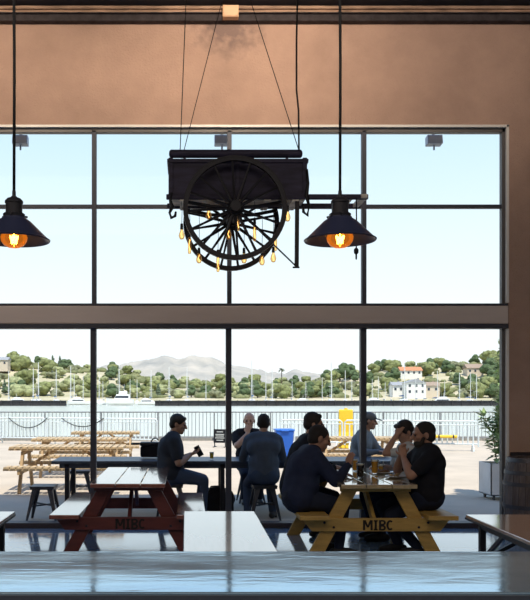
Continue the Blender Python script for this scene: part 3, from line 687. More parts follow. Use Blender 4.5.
# breakwater
m_bw = mat('breakwater_timber', (.030,.030,.034), .9, nscale=.8, namt=.4)
def breakwater(px0, px1, label):
    a, c = at(px0,0,252).x, at(px1,0,252).x
    t = thing('breakwater', label, 'breakwater', ((a+c)/2,252,SEA)); w = c-a
    b = MB(); b.box((0,0,.7),(w,2.2,1.6)); b.build('wall_face', m_bw, t)
    b = MB(); b.box((0,0,1.58),(w+.4,2.7,.18)); b.build('cap_beam', mat('breakwater_cap',(.10,.10,.10),.9), t)
    b = MB(); n = int(w/3); [b.cyl((-w/2+(k+.5)*w/n,-1.25,-1),(-w/2+(k+.5)*w/n,-1.25,1.75),.2,.2,6) for k in range(n)]; b.build('piles', m_bw, t)['kind'] = 'stuff'
breakwater(-140,66,'long dark breakwater across the water, left of the gap with the white yacht')
breakwater(155,640,'long dark breakwater across the water, right of the gap with the white yacht')
# ---- trees
GREENS = [((.065,.10,.040),'dark green round tree on the hillside across the water'),((.17,.19,.07),'olive green spreading tree on the hillside across the water'),((.27,.29,.14),'pale green bushy tree on the hillside across the water'),((.07,.10,.06),'tall dark conifer on the hillside across the water'),((.17,.18,.10),'low grey green shrubby tree on the hillside across the water')]
m_trunk = mat('tree_trunk', (.12,.09,.06), .9)
def crown(kind, seed):
    r = random.Random(seed); b = MB()
    def blob(c, rad):
        n0 = len(b.b.verts); b.sph(c, rad, None, 3); b.b.verts.ensure_lookup_table()
        for v in b.b.verts[n0:]:
            d = (v.co-V(c)); q = mnoise.fractal(V(v.co)*.55+V((seed*3.1,0,0)),1,2,4); v.co = V(c)+d*(1+.42*q)
    if kind == 3:
        for k in range(5): z = 2.2+k*1.7; rr = 2.1*(1-k/6.0); blob((r.uniform(-.2,.2),r.uniform(-.2,.2),z),(rr,rr,1.5))
    else:
        H = {0:3.5,1:3.2,2:2.7,4:1.6}[kind]; W = {0:3.0,1:3.9,2:3.2,4:3.2}[kind]
        for k in range(9):
            a = r.random()*6.3; q = W*.55*math.sqrt(r.random()); s_ = r.uniform(.42,.62)*W
            blob((q*math.cos(a),q*math.sin(a),H+r.uniform(-.5,.35)*W),(s_,s_,s_*.8))
    return b
protos = []
for k,(colr,lab) in enumerate(GREENS):
    t = thing('hillside_tree', lab, 'tree', (0,0,0), 0, lab.replace(' tree on',' trees on'))
    b = MB(); H = 4.2 if k != 4 else 2; b.tube([(0,0,-.8),(.1,0,H*.5),(0,.1,H)],[.3,.22,.12],7); [b.cyl((.08,0,H*.5),(dx,dy,H*1.0),.14,.06,6) for dx,dy in ((1.0,.3),(-.9,.4),(.1,-.9))] if k != 3 else None
    b.build('trunk', m_trunk, t)
    crown(k,k+2).build('crown', mat('foliage_%s'%'abcde'[k], colr, .9, nscale=.9, namt=.55, bump=.8, bscale=2.5), t, smooth=True)
    protos.append(t)
used = [False]*5
r = random.Random(21); pos = []
def plant(x, y, k, s):
    loc = (x,y,hz(x,y)-.2); rz = r.random()*6.3; sc = (s*r.uniform(.9,1.15),s*r.uniform(.9,1.15),s)
    if not used[k]: protos[k].location = loc; protos[k].rotation_euler.z = rz; protos[k].scale = sc; used[k] = True
    else: dup(protos[k],loc,rz,None,None,sc)
tries = 0
HP = [((hx_-CX)/F*hd,hd) for hx_,hd in ((409.5,432),(414,352),(396.2,368),(430,360),(473,430),(3,430))]
while len(pos) < 287 and tries < 6000:
    tries += 1
    y = r.choice([364,374,386,400,418,438,460,486])+r.uniform(-6,6); px = r.uniform(-150,680); x = (px-CX)/F*y
    dens = .95
    if 395 < px < 425 and y < 420: dens = .15
    if 60 < px < 100 and y < 400: dens = .4
    if (396 < px < 424 and y < 442) or (464 < px < 482 and 395 < y < 440) or any(abs(x-a) < 8.5 and -9 < y-c < 8.5 for a,c in HP): continue
    if r.random() > dens or any((x-a)**2+((y-c)*.8)**2 < 4.4**2 for a,c in pos): continue
    pos.append((x,y))
    k = r.choices([0,1,2,3,4],[.30,.30,.22,.025,.16])[0]
    plant(x,y,k,(.62 if k == 3 else 1)*r.uniform(.8,1.2)*(.95 if 90 < px < 335 else 1.12))
for px,y,k,s in [(340,445,0,1.75),(350,452,0,1.5),(331,440,1,1.2),(60,470,3,.7),(69,468,0,1.0),(430,480,0,1.1),(438,482,1,1.0),(490,420,0,1.7),(498,430,1,1.7),(375,470,0,1.2),(20,440,1,1.5),(8,440,2,1.3),(112,440,0,1.1)]:
    plant((px-CX)/F*y,y,k,s)
# scrub between the trees
b = MB(); rs = random.Random(77)
for k in range(1000):
    y = rs.uniform(361,500); px = rs.uniform(-150,680); x = (px-CX)/F*y; s_ = rs.uniform(.9,2.4); n0 = len(b.b.verts)
    if any(abs(x-a) < 8.5 and abs(y-c_) < 7.5 for a,c_ in HP): continue
    if any((x-a)**2+(y-c_)**2 < 9 for a,c_ in pos): continue
    c = V((x,y,hz(x,y)+s_*.25)); b.sph(c,(s_*rs.uniform(1,1.6),s_,s_*.8),None,2); b.b.verts.ensure_lookup_table()
    for v in b.b.verts[n0:]: v.co = c+(v.co-c)*(1+.35*mnoise.noise(v.co*.8))
tag(b.build('hillside_scrub', mat('scrub_green',(.10,.125,.05),.95,nscale=.25,col2=(.25,.25,.12),bump=.8,bscale=2), smooth=True),'low olive scrub covering the hillside between the trees','scrub',kind='stuff')
# lone palm
x = (281.5-CX)/F*440; g = hz(x,440); ztop = at(0,369,440).z
t = thing('palm_tree', 'lone tall palm rising above the trees on the far shore', 'palm tree', (x,440,g))
b = MB(); hh = ztop-g; b.tube([(0,0,-1),(.15,0,hh*.5),(0,0,hh)],[.3,.24,.2],8); b.build('trunk', m_trunk, t)
b = MB()
for k in range(22):
    a = 2*PI*k/22*1.618; el = r.uniform(-.5,1.0); L = 1.9; pts = []
    for j in range(6): u = j/5; pts.append(V((L*u*math.cos(a)*math.cos(el*.6),L*u*math.sin(a)*math.cos(el*.6),hh+L*u*math.sin(el)-1.1*u*u)))
    sd = V((-math.sin(a),math.cos(a),0)); vs = []
    for j,p in enumerate(pts): w = .28*math.sin(PI*min(.95,(j+.6)/6)); vs += [p+sd*w-V((0,0,.1)),p,p-sd*w-V((0,0,.1))]
    b._add(vs,[(3*j+i,3*j+i+1,3*j+i+4,3*j+i+3) for j in range(5) for i in range(2)])
b.build('fronds', mat('palm_green',(.06,.085,.035),.8), t)
# ---- houses
def house(px, yb, d, w, h, rh, wall, roof, label, dep=7, rz=0, gable=False):
    x = (px-CX)/F*d; z = at(0,yb,d).z
    t = thing('house', label, 'house', (x,d,z), rz)
    b = MB(); b.span((-w/2,-dep/2,-3),(w/2,dep/2,h)); b.build('walls', wall, t)
    b = MB()
    if gable: b.prism([(-w/2-.4,h-.1),(w/2+.4,h-.1),(0,h+rh)],-dep/2-.4,dep/2+.4)
    else: b.prismx([(-dep/2-.5,h-.1),(dep/2+.5,h-.1),(0,h+rh)],-w/2-.4,w/2+.4)
    b.build('roof', roof, t)
    nw = max(2,int(w/2.4)); nf = 2 if h > 4.5 else 1
    for f in range(nf):
        for k in range(nw):
            xx = -w/2+(k+.5)*w/nw; zz = h*(f+.5)/nf
            b = MB(); b.box((xx,-dep/2-.03,zz),(1.0,.1,1.2)); b.build('window', mat('house_window',(.05,.06,.08),.2), t)
    b = MB(); b.box((w*.25,dep*.15,h+rh*.8),(.7,.7,1.6)); b.build('chimney', roof, t)
hw = mat('house_white',(.75,.74,.70),.8); hc = mat('house_cream',(.62,.53,.42),.8); ro = mat('roof_terracotta',(.52,.22,.11),.8); rb = mat('roof_brown',(.32,.24,.18),.8); rg = mat('roof_grey',(.30,.31,.33),.8)
house(409.5,375,432,11.5,2.4,2.0,hw,ro,'white house with a terracotta roof high on the far hillside')
house(414,394.5,352,8.5,5.2,1.6,hw,rg,'tall white house with a grey roof down by the marina, right of the mullion',gable=True)
house(396.2,393,368,5,3.6,1.5,hw,rg,'small white house with a grey roof down by the marina, right of the mullion')
house(430,393,360,6.5,3.4,1.6,hc,rb,'low cream house with a brown roof beside the tall white marina house')
house(473,374,430,8.5,3.2,2.2,hc,rb,'cream house with a brown roof on the hill near the right window edge')
house(3,366,430,6.5,3.2,1.6,hc,rg,'cream house with a grey roof at the far left of the hillside')
# ---- marina
m_hull = mat('boat_white',(.80,.80,.79),.35); m_mast = mat('mast_white',(.66,.66,.64),.4); m_sailc = mat('sail_cover',(.10,.16,.30),.7); m_dk = mat('boat_glass',(.03,.04,.06),.2)
def hullmesh(L, W, H):
    secs = [(-.5,.75,.0),(-.3,.95,0),(0,1,0),(.25,.8,.05),(.42,.4,.14),(.5,.03,.22)]; vs = []
    for u,wf,rise in secs:
        x = u*L; w = W/2*wf
        vs += [(x,-w,H*(1+rise)),(x,-w*.85,H*.4),(x,0,-.3+rise*H*1.5),(x,w*.85,H*.4),(x,w,H*(1+rise))]
    fs = [(5*i+j,5*i+j+1,5*i+6+j,5*i+5+j) for i in range(5) for j in range(4)]+[(5*i+4,5*i,5*i+5,5*i+9) for i in range(5)]+[(0,1,2,3,4),(25,26,27,28,29)]
    return MB()._add(vs,fs)
def sailboat(name_label):
    t = thing('sailboat', name_label, 'sailboat', (0,0,SEA), 0, 'sailboats moored in the marina')
    hullmesh(9,2.8,1.1).build('hull', m_hull, t)
    b = MB(); b.prismx([(-.8,1.0),(.8,1.0),(.6,1.6),(-.6,1.6)],-1.6,1.8); b.build('cabin', m_hull, t, bevel=.08)
    b = MB(); b.cyl((.6,0,1.2),(.6,0,13),.14,.10,8); [b.cyl((.6,-.9*q,z),(.6,.9*q,z),.035) for z,q in ((5.5,1),(9,.7))]; b.build('mast', m_mast, t)
    b = MB(); b.cyl((.5,0,2.4),(-3.6,0,2.4),.06); b.build('boom', m_mast, t)
    b = MB(); b.tube([(.4,0,2.6),(-1.5,0,2.62),(-3.5,0,2.52)],[.2,.24,.12],8); b.build('furled_sail', m_sailc, t, smooth=True)
    b = MB(); b.cyl((.6,0,12.8),(4.4,0,1.3),.02,.02,4); b.cyl((.6,0,12.8),(-4.4,0,1.2),.02,.02,4); b.build('rigging', m_mast, t)
    return t
mast_px = [9,33,38,56,71,74,83,99,103,119,130,137,151,169,187,206,252,266,272,292,306,322,331,345,352,372,378,385,391,404,416,424,437,445,459,470,476]
sb0 = None; r = random.Random(5)
for i,px in enumerate(mast_px):
    d = (288,314,301,327)[i%4]; lab = 'white sailboat with a bare mast moored in the marina across the water'
    sc = r.uniform(.62,1.12); 
    if i in (2,9,16,22,29): sc = 1.22
    x = (px-CX)/F*d; rz = r.choice([PI/2,-PI/2])+r.uniform(-.18,.18)
    off = Matrix.Rotation(rz,3,'Z')@V((.6*sc,0,0)); loc = (x-off.x,d,SEA)
    if sb0 is None: sb0 = sailboat(lab); sb0.location = loc; sb0.rotation_euler.z = rz; sb0.scale = (sc,sc,sc)
    else: dup(sb0,loc,rz,lab,None,(sc,sc,sc))
def motor(px, d, L, rz, label, zs=1):
    t = thing('motor_yacht', label, 'motor yacht', ((px-CX)/F*d,d,SEA), rz); t.scale.z = zs
    s_ = L/12; hullmesh(L,3.6*s_,1.7*s_).build('hull', m_hull, t)
    b = MB(); b.prism([(-.36*L,1.6*s_),(.22*L,1.6*s_),(.12*L,3.1*s_),(-.36*L,3.1*s_)],-1.3*s_,1.3*s_); cab = b.build('cabin', m_hull, t, bevel=.08)
    b = MB(); b.prism([(-.32*L,2.1*s_),(.17*L,2.1*s_),(.14*L,2.7*s_),(-.32*L,2.7*s_)],-1.36*s_,1.36*s_); b.build('cabin_window', m_dk, cab)
    b = MB(); b.prism([(-.26*L,3.05*s_),(.06*L,3.05*s_),(.0*L,4.0*s_),(-.26*L,4.0*s_)],-1.0*s_,1.0*s_); b.build('flybridge', m_hull, t, bevel=.06)
    b = MB(); b.cyl((-.14*L,0,4*s_),(-.16*L,0,6*s_),.06,.04,6); b.build('radar_mast', m_mast, t)
motor(120,262,9.0,PI-.05,'white motor yacht moored in the gap of the breakwater, left of the middle mullion',1.55)
motor(148,274,7.0,.1,'small white motor yacht right of the breakwater gap')
motor(80,276,8.0,.05,'white motor yacht behind the breakwater gap, close to the mullion')
motor(440,274,8.5,PI,'white motor yacht in the marina below the hillside at the right')
motor(376,274,7.5,.1,'white motor yacht in the marina above the person in a grey cap')
motor(300,274,7.0,PI,'small white motor yacht in the marina below the lone palm')
motor(20,274,8.0,.1,'white motor yacht in the marina at the far left')
# ------------------------------------------------------------------ people
def skin_mesh(mb, voxel=.009, it=3, off=None, fac=.5):
    me = mb.mesh(off); o = bpy.data.objects.new('tmp', me); C.objects.link(o)
    rm = o.modifiers.new('r','REMESH'); rm.mode = 'VOXEL'; rm.voxel_size = voxel
    sm = o.modifiers.new('s','SMOOTH'); sm.factor = fac; sm.iterations = it
    bpy.context.view_layer.update(); dg = bpy.context.evaluated_depsgraph_get()
    out = bpy.data.meshes.new_from_object(o.evaluated_get(dg)); bpy.data.objects.remove(o); bpy.data.meshes.remove(me); return out
def ik(a, c, l1, l2, pole):
    a, c, pole = V(a), V(c), V(pole); d = (c-a).length; d2 = min(d, (l1+l2)*.995); u = (c-a).normalized(); c = a+u*d2
    k = (l1*l1-l2*l2+d2*d2)/(2*d2); h = math.sqrt(max(0,l1*l1-k*k)); n = pole-u*pole.dot(u); n.normalize()
    return a+u*k+n*h, c
def hand(mb, w, d, n, side_t, curl=.5):
    d = V(d).normalized(); n = V(n); n = (n-d*n.dot(d)).normalized(); t = V(side_t); t = (t-d*t.dot(d)-n*t.dot(n)).normalized()
    for i, L in enumerate((.072,.080,.074,.058)):
        o = t*(.030-.020*i); k = w+d*(.088-.004*abs(i-1))+o
        mb.cap(w+d*.012+o*.6, k, .0145, .0125); p = k; a = curl*.35
        for s, r0, r1 in ((.45,.0098,.009),(.31,.009,.0082),(.24,.0082,.007)):
            q = p+(d*math.cos(a)+n*math.sin(a))*L*s; mb.cap(p,q,r0,r1); p = q; a += curl
    a0 = w+d*.025+t*.026+n*.006; a1 = a0+(d*.55+t*.62+n*.35).normalized()*.042; a2 = a1+(d*.85+t*.15+n*.45).normalized()*.032
    mb.cap(a0,a1,.0135,.0115); mb.cap(a1,a2,.011,.0085)
SKIN = {}
def person(label, P, Ch, N, H, f, hf, hands, feet, shirt, trous, skin, hair=None, sleeve='short', girth=1.0, hstyle='short', shoes=None, jacket=None, hat=None, beard=None, hs=1.0, skirt=None):
    """P pelvis, Ch chest, N neck base, H head centre; f body facing, hf head facing; hands [(target,pole,dir,palm,curl)] right, left"""
    P, Ch, N, H = V(P), V(Ch), V(N), V(H); f = V(f).normalized(); hf = V(hf).normalized(); UP = V((0,0,1))
    right = f.cross(UP).normalized(); base = V((P.x,P.y,0)); g = girth
    hr = hf.cross(UP).normalized(); hu = hr.cross(hf).normalized(); R = Matrix((hr,hf,hu)).transposed()
    hp = lambda x,y,z: H+R@(V((x,y,z))*hs)
    body = MB(); sh = MB(); tr = MB(); shoes_ = []; jk = MB()
    # head
    hh = lambda v: V(v)*hs
    body.sph(hp(0,-.012,.030),hh((.077,.096,.088)),R,3); body.sph(hp(0,.030,-.040),hh((.060,.064,.078)),R,3); body.sph(hp(0,.066,-.092),.026*hs,R)
    body.cap(hp(0,.094,.010),hp(0,.113,-.026),.010*hs,.0155*hs); body.cap(hp(-.034,.080,.026),hp(.034,.080,.026),.013*hs)
    body.cap(hp(-.018,.088,-.058),hp(.018,.088,-.058),.0095*hs); body.cap(hp(-.014,.084,-.070),hp(.014,.084,-.070),.0095*hs)
    for s in (-1,1): body.sph(hp(s*.079,-.008,-.008),hh((.011,.021,.034)),R); body.sph(hp(s*.045,.062,-.02),.026*hs,R)
    body.cap(N-UP*.02, hp(0,-.022,-.06), .062*(1+.5*(g-1)), .056*hs)
    # torso core (under the clothes)
    ax = (Ch-P).normalized(); fr = (f-ax*f.dot(ax)).normalized()
    W = P.lerp(Ch,.45)
    body.cap(P-right*.08,P+right*.08,.115*g); body.cap(W-right*.06,W+right*.06,.11*g); body.cap(Ch-right*.085,Ch+right*.085,.115*g); body.cap(N-right*.13-UP*.05,N+right*.13-UP*.05,.06)
    S = sh
    def torso(m, e):
        m.cap(P-right*.075*g+UP*.02,P+right*.075*g+UP*.02,.128*g+e); m.cap(W-right*.07*g+fr*.02,W+right*.07*g+fr*.02,.128*g+e)
        m.cap(Ch-right*.085*g,Ch+right*.085*g,.130*g+e); top = Ch.lerp(N,.62)
        m.cap(top-right*.115*g,top+right*.115*g,.092*g+e); m.cap(N-right*.04-UP*.025,N+right*.04-UP*.025,.068*g+e)
        m.cap(P+UP*.02,W,.15*g+e,.15*g+e); m.cap(W,Ch,.15*g+e,.145*g+e)
        for s in (-1,1): m.cap(N+right*s*.05-UP*.03, shp[s], .058+e, .070*g+e)
    shp = {s: N+right*s*(.175*g)-UP*.075 for s in (-1,1)}
    torso(sh,.0)
    if jacket: torso(jk,.014)
    for s,(tg,pole,d,palm,curl) in zip((1,-1),hands):
        a = shp[s]; e, w = ik(a, tg, .295, .255, pole)
        body.cap(a,e,.050*g,.040*g); body.cap(e,e.lerp(w,.35),.040*g,.041*g); body.cap(e.lerp(w,.35),w,.041*g,.027); 
        dd = V(d) if d else (w-e); th = dd.cross(V(palm)); th = th*(1 if (th.z > 0 or abs(th.z)<1e-6) else -1)
        hand(body,w,dd,palm,th,curl)
        def sleeve_(m, ex, kind):
            if kind == 'long': m.cap(a,e,.070*g+ex,.054*g+ex); m.cap(e,w,.054*g+ex,.040+ex)
            else: q = a.lerp(e,.72); m.cap(a,q,.071*g+ex,.062*g+ex)
        sleeve_(sh,0,sleeve)
        if jacket: sleeve_(jk,.012,'long')
    fl = []
    for s,(ft,toe) in zip((1,-1),feet):
        hip = P+right*s*.095; ank = V(ft)+UP*.085; k, ank = ik(hip, ank, .435, .42, f*1.0+UP*.9)
        body.cap(hip,k,.078*g,.052); body.cap(k,ank,.052,.034); td = V(toe).normalized()
        body.cap(ank,ank-UP*.05+td*.02,.036); body.cap(ank-UP*.05-td*.03,ank-UP*.055+td*.13,.028,.022)
        tr.cap(hip,k,.098*g,.068); 
        if skirt == 'shorts': pass
        else: tr.cap(k,ank+UP*.01,.068,.052)
        heel = ank-UP*.045-td*.055; so = MB(); shoes_.append(so); so.cap(heel,ank-UP*.042+td*.08,.042,.043); so.cap(ank-UP*.042+td*.08,ank-UP*.05+td*.165,.043,.032); so.cap(ank,ank-UP*.03,.045,.045)
        fl.append(ank)
    tr.cap(P-right*.075,P+right*.075,.132*g); tr.cap(P-right*.06-fr*.02,P+right*.06-fr*.02,.13*g)
    sk = mat('skin_%d'%int(skin[0]*1000), skin, .55, nscale=12, namt=.08)
    b = link('person', skin_mesh(body,.0072,3,base), sk, None, True); b.location = base; tag(b, label, 'person')
    link('shirt', skin_mesh(sh,.014,16,base), shirt, b, True); link('trousers', skin_mesh(tr,.014,8,base), trous, b, True)
    for so in shoes_: link('shoe', skin_mesh(so,.010,3,base), shoes or mat('dark_shoes',(.02,.02,.022),.6), b, True)
    if jacket:
        # open front: cut the jacket away along the breast bone
        me = skin_mesh(jk,.014,4,base); bm = bmesh.new(); bm.from_mesh(me); dele = []
        for v in bm.verts:
            q = v.co+base-Ch
            if q.dot(fr) > .09 and abs(q.dot(right)) < .105 and q.dot(UP) > -.42: dele.append(v)
        bmesh.ops.delete(bm, geom=dele, context='VERTS'); bm.to_mesh(me); bm.free(); jo = link('jacket', me, jacket, b, True)
        so_ = jo.modifiers.new('thick','SOLIDIFY'); so_.thickness = .008
    if hair:
        hm = MB()
        if hstyle == 'fringe': 
            hm.sph(hp(0,-.020,.042),hh((.087,.100,.090)),R,3); hm.cap(hp(-.04,.058,.082),hp(.04,.058,.082),.024*hs); hm.sph(hp(0,-.055,-.01),hh((.078,.06,.07)),R,3)
        elif hstyle == 'full':
            hm.sph(hp(0,-.022,.044),hh((.090,.100,.094)),R,3); hm.sph(hp(0,-.055,-.005),hh((.082,.066,.075)),R,3); hm.cap(hp(-.035,.050,.090),hp(.038,.048,.090),.030*hs)
            for s in (-1,1): hm.cap(hp(s*.072,.03,.05),hp(s*.074,.02,.0),.016*hs,.012*hs)
        else:
            hm.sph(hp(0,-.022,.036),hh((.083,.100,.090)),R,3); hm.sph(hp(0,-.050,-.012),hh((.081,.064,.075)),R,3)
        link('hair', skin_mesh(hm,.009,2,base), hair, b, True)
    if beard:
        bm_ = MB(); bm_.sph(hp(0,.040,-.072),hh((.060,.060,.055)),R,3); bm_.cap(hp(-.06,.02,-.03),hp(-.05,.04,-.07),.018*hs); bm_.cap(hp(.06,.02,-.03),hp(.05,.04,-.07),.018*hs)
        link('beard', skin_mesh(bm_,.008,2,base), beard, b, True)
    if hat:
        hm = MB(); hm.sph(hp(0,-.012,.058),hh((.088,.106,.078)),R,3)
        hb = MB(); hb.sph(hp(0,.115,.045),hh((.066,.075,.010)),R @ Matrix.Rotation(-.15,3,'X'),3)
        ho = link('cap', skin_mesh(hm,.009,2,base), hat, b, True); link('visor', skin_mesh(hb,.006,1,base), hat, ho, True)
    ev = mat('eye', (.02,.015,.012), .2)
    for s in (-1,1):
        m = MB(); m.sph(hp(s*.032,.086,.004),hh((.013,.009,.008)),R); m.build('eye', ev, b, smooth=True, off=base)
    return b
def cloth(name, col, amt=.12): return mat(name, col, .9, spec=.2, nscale=9, namt=amt, bump=.25, bscale=14)
k_navy = cloth('navy_hoodie',(.020,.028,.060)); k_black = cloth('black_shirt',(.012,.013,.018)); k_jean = cloth('dark_jeans',(.018,.024,.045)); k_char = cloth('charcoal_shirt',(.030,.037,.052))
k_grey = cloth('grey_blue_shirt',(.075,.10,.14)); k_blk2 = cloth('black_jacket',(.012,.014,.022)); k_jack = cloth('pale_grey_jacket',(.16,.20,.24)); k_tee = cloth('light_tee',(.50,.55,.58)); k_jean2 = cloth('blue_jeans',(.05,.075,.13))
def plaid():
    m = bpy.data.materials.new('pink_plaid'); m.use_nodes = True; nt = m.node_tree; bs = nt.nodes['Principled BSDF']; bs.inputs['Roughness'].default_value = .9
    tc = nt.nodes.new('ShaderNodeTexCoord'); outs = []
    for ax in ('X','Z'):
        wv = nt.nodes.new('ShaderNodeTexWave'); wv.bands_direction = ax; wv.inputs['Scale'].default_value = 9; nt.links.new(tc.outputs['Object'],wv.inputs[0]); outs.append(wv.outputs['Fac'])
    mu = nt.nodes.new('ShaderNodeMath'); mu.operation = 'ADD'; nt.links.new(outs[0],mu.inputs[0]); nt.links.new(outs[1],mu.inputs[1])
    r = nt.nodes.new('ShaderNodeValToRGB'); r.color_ramp.elements[0].color = (.20,.11,.17,1); r.color_ramp.elements[1].color = (.62,.46,.55,1)
    ml = nt.nodes.new('ShaderNodeMath'); ml.operation = 'MULTIPLY'; ml.inputs[1].default_value = .5; nt.links.new(mu.outputs[0],ml.inputs[0]); nt.links.new(ml.outputs[0],r.inputs[0]); nt.links.new(r.outputs[0],bs.inputs['Base Color']); return m
k_plaid = plaid()
h_dark = mat('dark_hair',(.014,.011,.010),.7,nscale=40,namt=.4); h_buzz = mat('cropped_hair',(.016,.013,.012),.9); 
sk1, sk2, sk3 = (.40,.235,.165), (.34,.19,.13), (.46,.29,.21)
DN = (0,0,-1)
# inside, yellow table
person('heavy man in navy hunched over his meal, on the left bench of the yellow table',
  (1.13,7.99,.575),(1.185,8.04,.89),(1.28,8.06,1.055),(1.345,8.06,1.165),(1,0,0),(1,.05,-.35),
  [((1.62,7.98,.90),(-.1,-.5,-1),(.25,.1,1),(.6,.6,0),.75),((1.56,8.25,.79),(0,.7,-1),(1,-.3,0),DN,.4)],
  [((1.52,7.95,0),(1,-.1,0)),((1.40,8.2,0),(1,.1,0))], k_navy,k_jean,sk2,h_buzz,'long',1.22,hs=1.06)
person('dark haired man in a dark jacket over pink plaid beside the man in navy',
  (1.20,8.86,.565),(1.31,8.88,.96),(1.385,8.88,1.13),(1.42,8.88,1.28),(1,0,0),(1,-.1,-.1),
  [((1.60,8.75,.80),(0,-.5,-1),(1,.3,-.1),DN,.5),((1.62,9.0,.80),(0,.6,-1),(1,-.3,0),DN,.5)],
  [((1.52,8.8,0),(1,0,0)),((1.48,9.02,0),(1,0,0))], k_plaid,k_jean,sk2,h_dark,'long',1.08,'full',jacket=k_blk2)
person('bearded man in a black T-shirt, right bench, hands joined at his mouth',
  (2.42,8.06,.59),(2.44,8.06,.92),(2.42,8.06,1.08),(2.39,8.06,1.20),(-1,0,0),(-1,0,-.12),
  [((2.19,8.13,.995),(-.7,.6,-1),(-.05,-.35,1),(0,-1,0),.9),((2.18,8.02,.975),(-.7,-.5,-1),(.05,.4,1),(0,1,0),.8)],
  [((2.16,8.15,0),(-1,0,0)),((2.30,7.95,0),(-1,.15,0))], k_black,k_jean,sk2,h_buzz,'short',1.16,'short',beard=mat('dark_beard',(.03,.024,.02),.9),hs=1.08)
person('dark haired diner in a pale T-shirt resting their forehead on a raised hand',
  (2.43,8.88,.58),(2.46,8.88,.90),(2.45,8.88,1.06),(2.425,8.88,1.19),(-1,-.1,0),(-1,-.25,-.45),
  [((2.20,9.02,.80),(-.3,.7,-1),(-1,-.3,0),DN,.4),((2.315,8.80,1.16),(-1,-.3,-.8),(.5,.1,.8),(.5,.5,-.2),.5)],
  [((2.12,8.95,0),(-1,0,0)),((2.15,8.78,0),(-1,0,0))], k_tee,k_jean,sk1,h_dark,'short',.92,'full')
# outside, long table
person('man in a charcoal T-shirt sitting outside and looking at the phone in his hands',
  (-.20,10.42,.57),(-.20,10.40,.93),(-.155,10.40,1.09),(-.10,10.40,1.225),(1,0,0),(1,-.2,-.25),
  [((.055,10.30,.83),(-.2,-.7,-1),(.8,.3,.3),(-.3,.2,1),.6),((.07,10.47,.83),(-.2,.7,-1),(.8,-.3,.3),(-.3,-.2,1),.6)],
  [((.22,10.30,0),(1,-.1,0)),((.16,10.58,0),(1,.1,0))], k_char,k_jean2,sk1,h_dark,'short',1.2,'fringe',hs=1.04)
t = thing('phone','dark phone held by the man in the charcoal T-shirt','phone',(.165,10.385,.875))
b = MB(); b.box((0,0,0),(.075,.010,.145),Matrix.Rotation(-.5,3,'Y')); b.build('phone_body',m_black,t,bevel=.004)
b = MB(); b.box((-.0,-.0055,0),(.066,.002,.13),Matrix.Rotation(-.5,3,'Y')); b.build('screen',mat('phone_glass',(.02,.025,.035),.1),t)
person('man in a grey long sleeved shirt sitting outside, seen from behind',
  (1.0,10.27,.57),(1.0,10.29,.93),(1.0,10.36,1.10),(1.012,10.42,1.235),(0,1,0),(.15,1,-.2),
  [((1.20,10.72,.775),(.5,-.2,-1),(-.3,1,0),DN,.4),((.82,10.72,.775),(-.5,-.2,-1),(.3,1,0),DN,.4)],
  [((1.13,10.45,0),(.3,1,0)),((.80,10.42,0),(-.2,1,0))], k_grey,k_jean2,sk1,h_buzz,'long',1.06,'short')
person('bald man in a dark T-shirt facing the window with a hand at his chin',
  (.95,11.95,.57),(.92,11.90,.92),(.92,11.87,1.08),(.935,11.84,1.225),(0,-1,0),(-.15,-1,-.1),
  [((.90,11.70,1.04),(-.9,-.5,-1),(.15,.2,1),(.3,1,0),.8),((1.10,11.52,.80),(.8,-.2,-.6),(-.8,-.6,0),DN,.4)],
  [((.85,11.75,0),(-.1,-1,0)),((1.08,11.75,0),(.1,-1,0))], k_black,k_jean,sk3,None,'short',1.06)
person('person in a grey cap and pale grey jacket outside behind the right mullion',
  (2.56,11.82,.57),(2.58,11.76,.92),(2.62,11.70,1.08),(2.675,11.66,1.225),(.9,-.45,0),(1,-.25,-.15),
  [((2.75,11.40,.80),(-.3,-.8,-1),(.6,-.8,0),DN,.4),((2.90,11.50,.80),(.3,.5,-1),(.5,-.9,0),DN,.4)],
  [((2.82,11.62,0),(1,-.4,0)),((2.88,11.85,0),(1,-.2,0))], k_jack,k_jean,sk1,h_dark,'long',1.05,'short',hat=mat('grey_cap',(.13,.14,.15),.9))
# ------------------------------------------------------------------ sky, sun, added room lights, camera
w = bpy.data.worlds.new('sky'); bpy.context.scene.world = w; w.use_nodes = True; nt = w.node_tree
bg = nt.nodes['Background']; tc = nt.nodes.new('ShaderNodeTexCoord'); sp = nt.nodes.new('ShaderNodeSeparateXYZ')
rp = nt.nodes.new('ShaderNodeValToRGB'); e = rp.color_ramp.elements
e[0].position = 0; e[0].color = (.82,.83,.82,1); e[1].position = 1; e[1].color = (.09,.24,.60,1)
for pz, c in ((.05,(.78,.825,.835,1)),(.11,(.76,.84,.865,1)),(.20,(.66,.78,.845,1)),(.31,(.52,.70,.83,1)),(.5,(.28,.48,.80,1))):
    q = e.new(pz); q.color = c
nt.links.new(tc.outputs['Generated'], sp.inputs[0]); nt.links.new(sp.outputs['Z'], rp.inputs[0]); nt.links.new(rp.outputs[0], bg.inputs[0]); bg.inputs[1].default_value = 1.0
def sunlamp():
    l = bpy.data.lights.new('sun','SUN'); l.energy = 4.2; l.color = (1,.93,.80); l.angle = .009
    o = bpy.data.objects.new('sun',l); C.objects.link(o)
    o.rotation_euler = V((-.28,.95,-2.15)).to_track_quat('-Z','Y').to_euler()
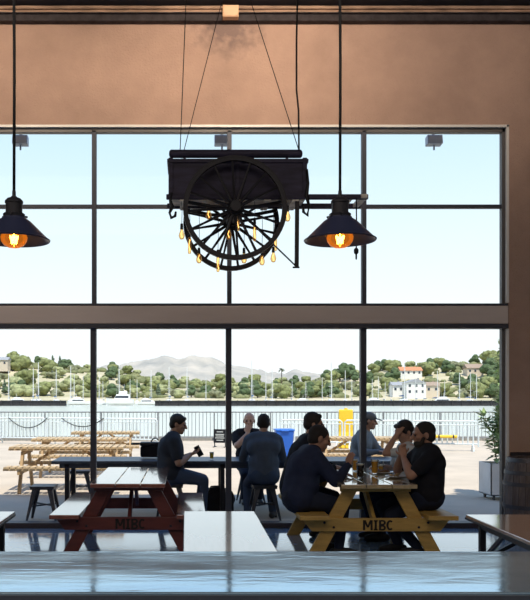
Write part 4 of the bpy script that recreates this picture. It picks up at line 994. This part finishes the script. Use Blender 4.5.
sunlamp()
def spot(loc, tgt, e, col, ang, blend=.8, size=.15):
    l = bpy.data.lights.new('added_wall_spot','SPOT'); l.energy = e; l.color = col; l.spot_size = math.radians(ang); l.spot_blend = blend; l.shadow_soft_size = size  # unseen warm spot, added to brighten the upper wall
    o = bpy.data.objects.new('added_wall_spot',l); C.objects.link(o); o.location = loc; o.rotation_euler = (V(tgt)-V(loc)).to_track_quat('-Z','Y').to_euler()
spot((.6,6.9,6.15),(.7,9.65,5.5),300,(1,.80,.62),95,1.0)
spot((-2.4,6.9,6.15),(-2.4,9.65,5.3),215,(1,.80,.62),95,1.0)
spot((3.3,6.9,6.15),(3.2,9.65,5.75),95,(1,.82,.68),90,1.0)
def area(loc, tgt, e, col, sx, sy):
    l = bpy.data.lights.new('added_room_fill','AREA'); l.shape = 'RECTANGLE'; l.size = sx; l.size_y = sy; l.energy = e; l.color = col  # broad unseen panel, added to fill the room from the camera side
    o = bpy.data.objects.new('added_room_fill',l); C.objects.link(o); o.location = loc; o.rotation_euler = (V(tgt)-V(loc)).to_track_quat('-Z','Y').to_euler()
area((-1.0,1.0,6.1),(-1.0,1.6,1.0),240,(1,.86,.74),9,5)
cam = bpy.data.cameras.new('camera'); co = bpy.data.objects.new('camera',cam); C.objects.link(co)
co.location = (0,0,EYE); co.rotation_euler = (PI/2,0,0)
cam.sensor_fit = 'VERTICAL'; cam.sensor_height = 24; cam.sensor_width = 36; cam.lens = F/600*24
cam.shift_x = (265-CX)/600; cam.shift_y = (CY-300)/600; cam.clip_start = .05; cam.clip_end = 12000
sc = bpy.context.scene; sc.camera = co
sc.view_settings.view_transform = 'Standard'; sc.view_settings.look = 'None'; sc.view_settings.gamma = 1; sc.view_settings.exposure = 0.43; sc.view_settings.use_curve_mapping = False
sc.cycles.use_denoising = True; sc.cycles.max_bounces = 10; sc.cycles.transparent_max_bounces = 24; sc.cycles.caustics_reflective = False; sc.cycles.caustics_refractive = False
sc.cycles.sample_clamp_indirect = 6
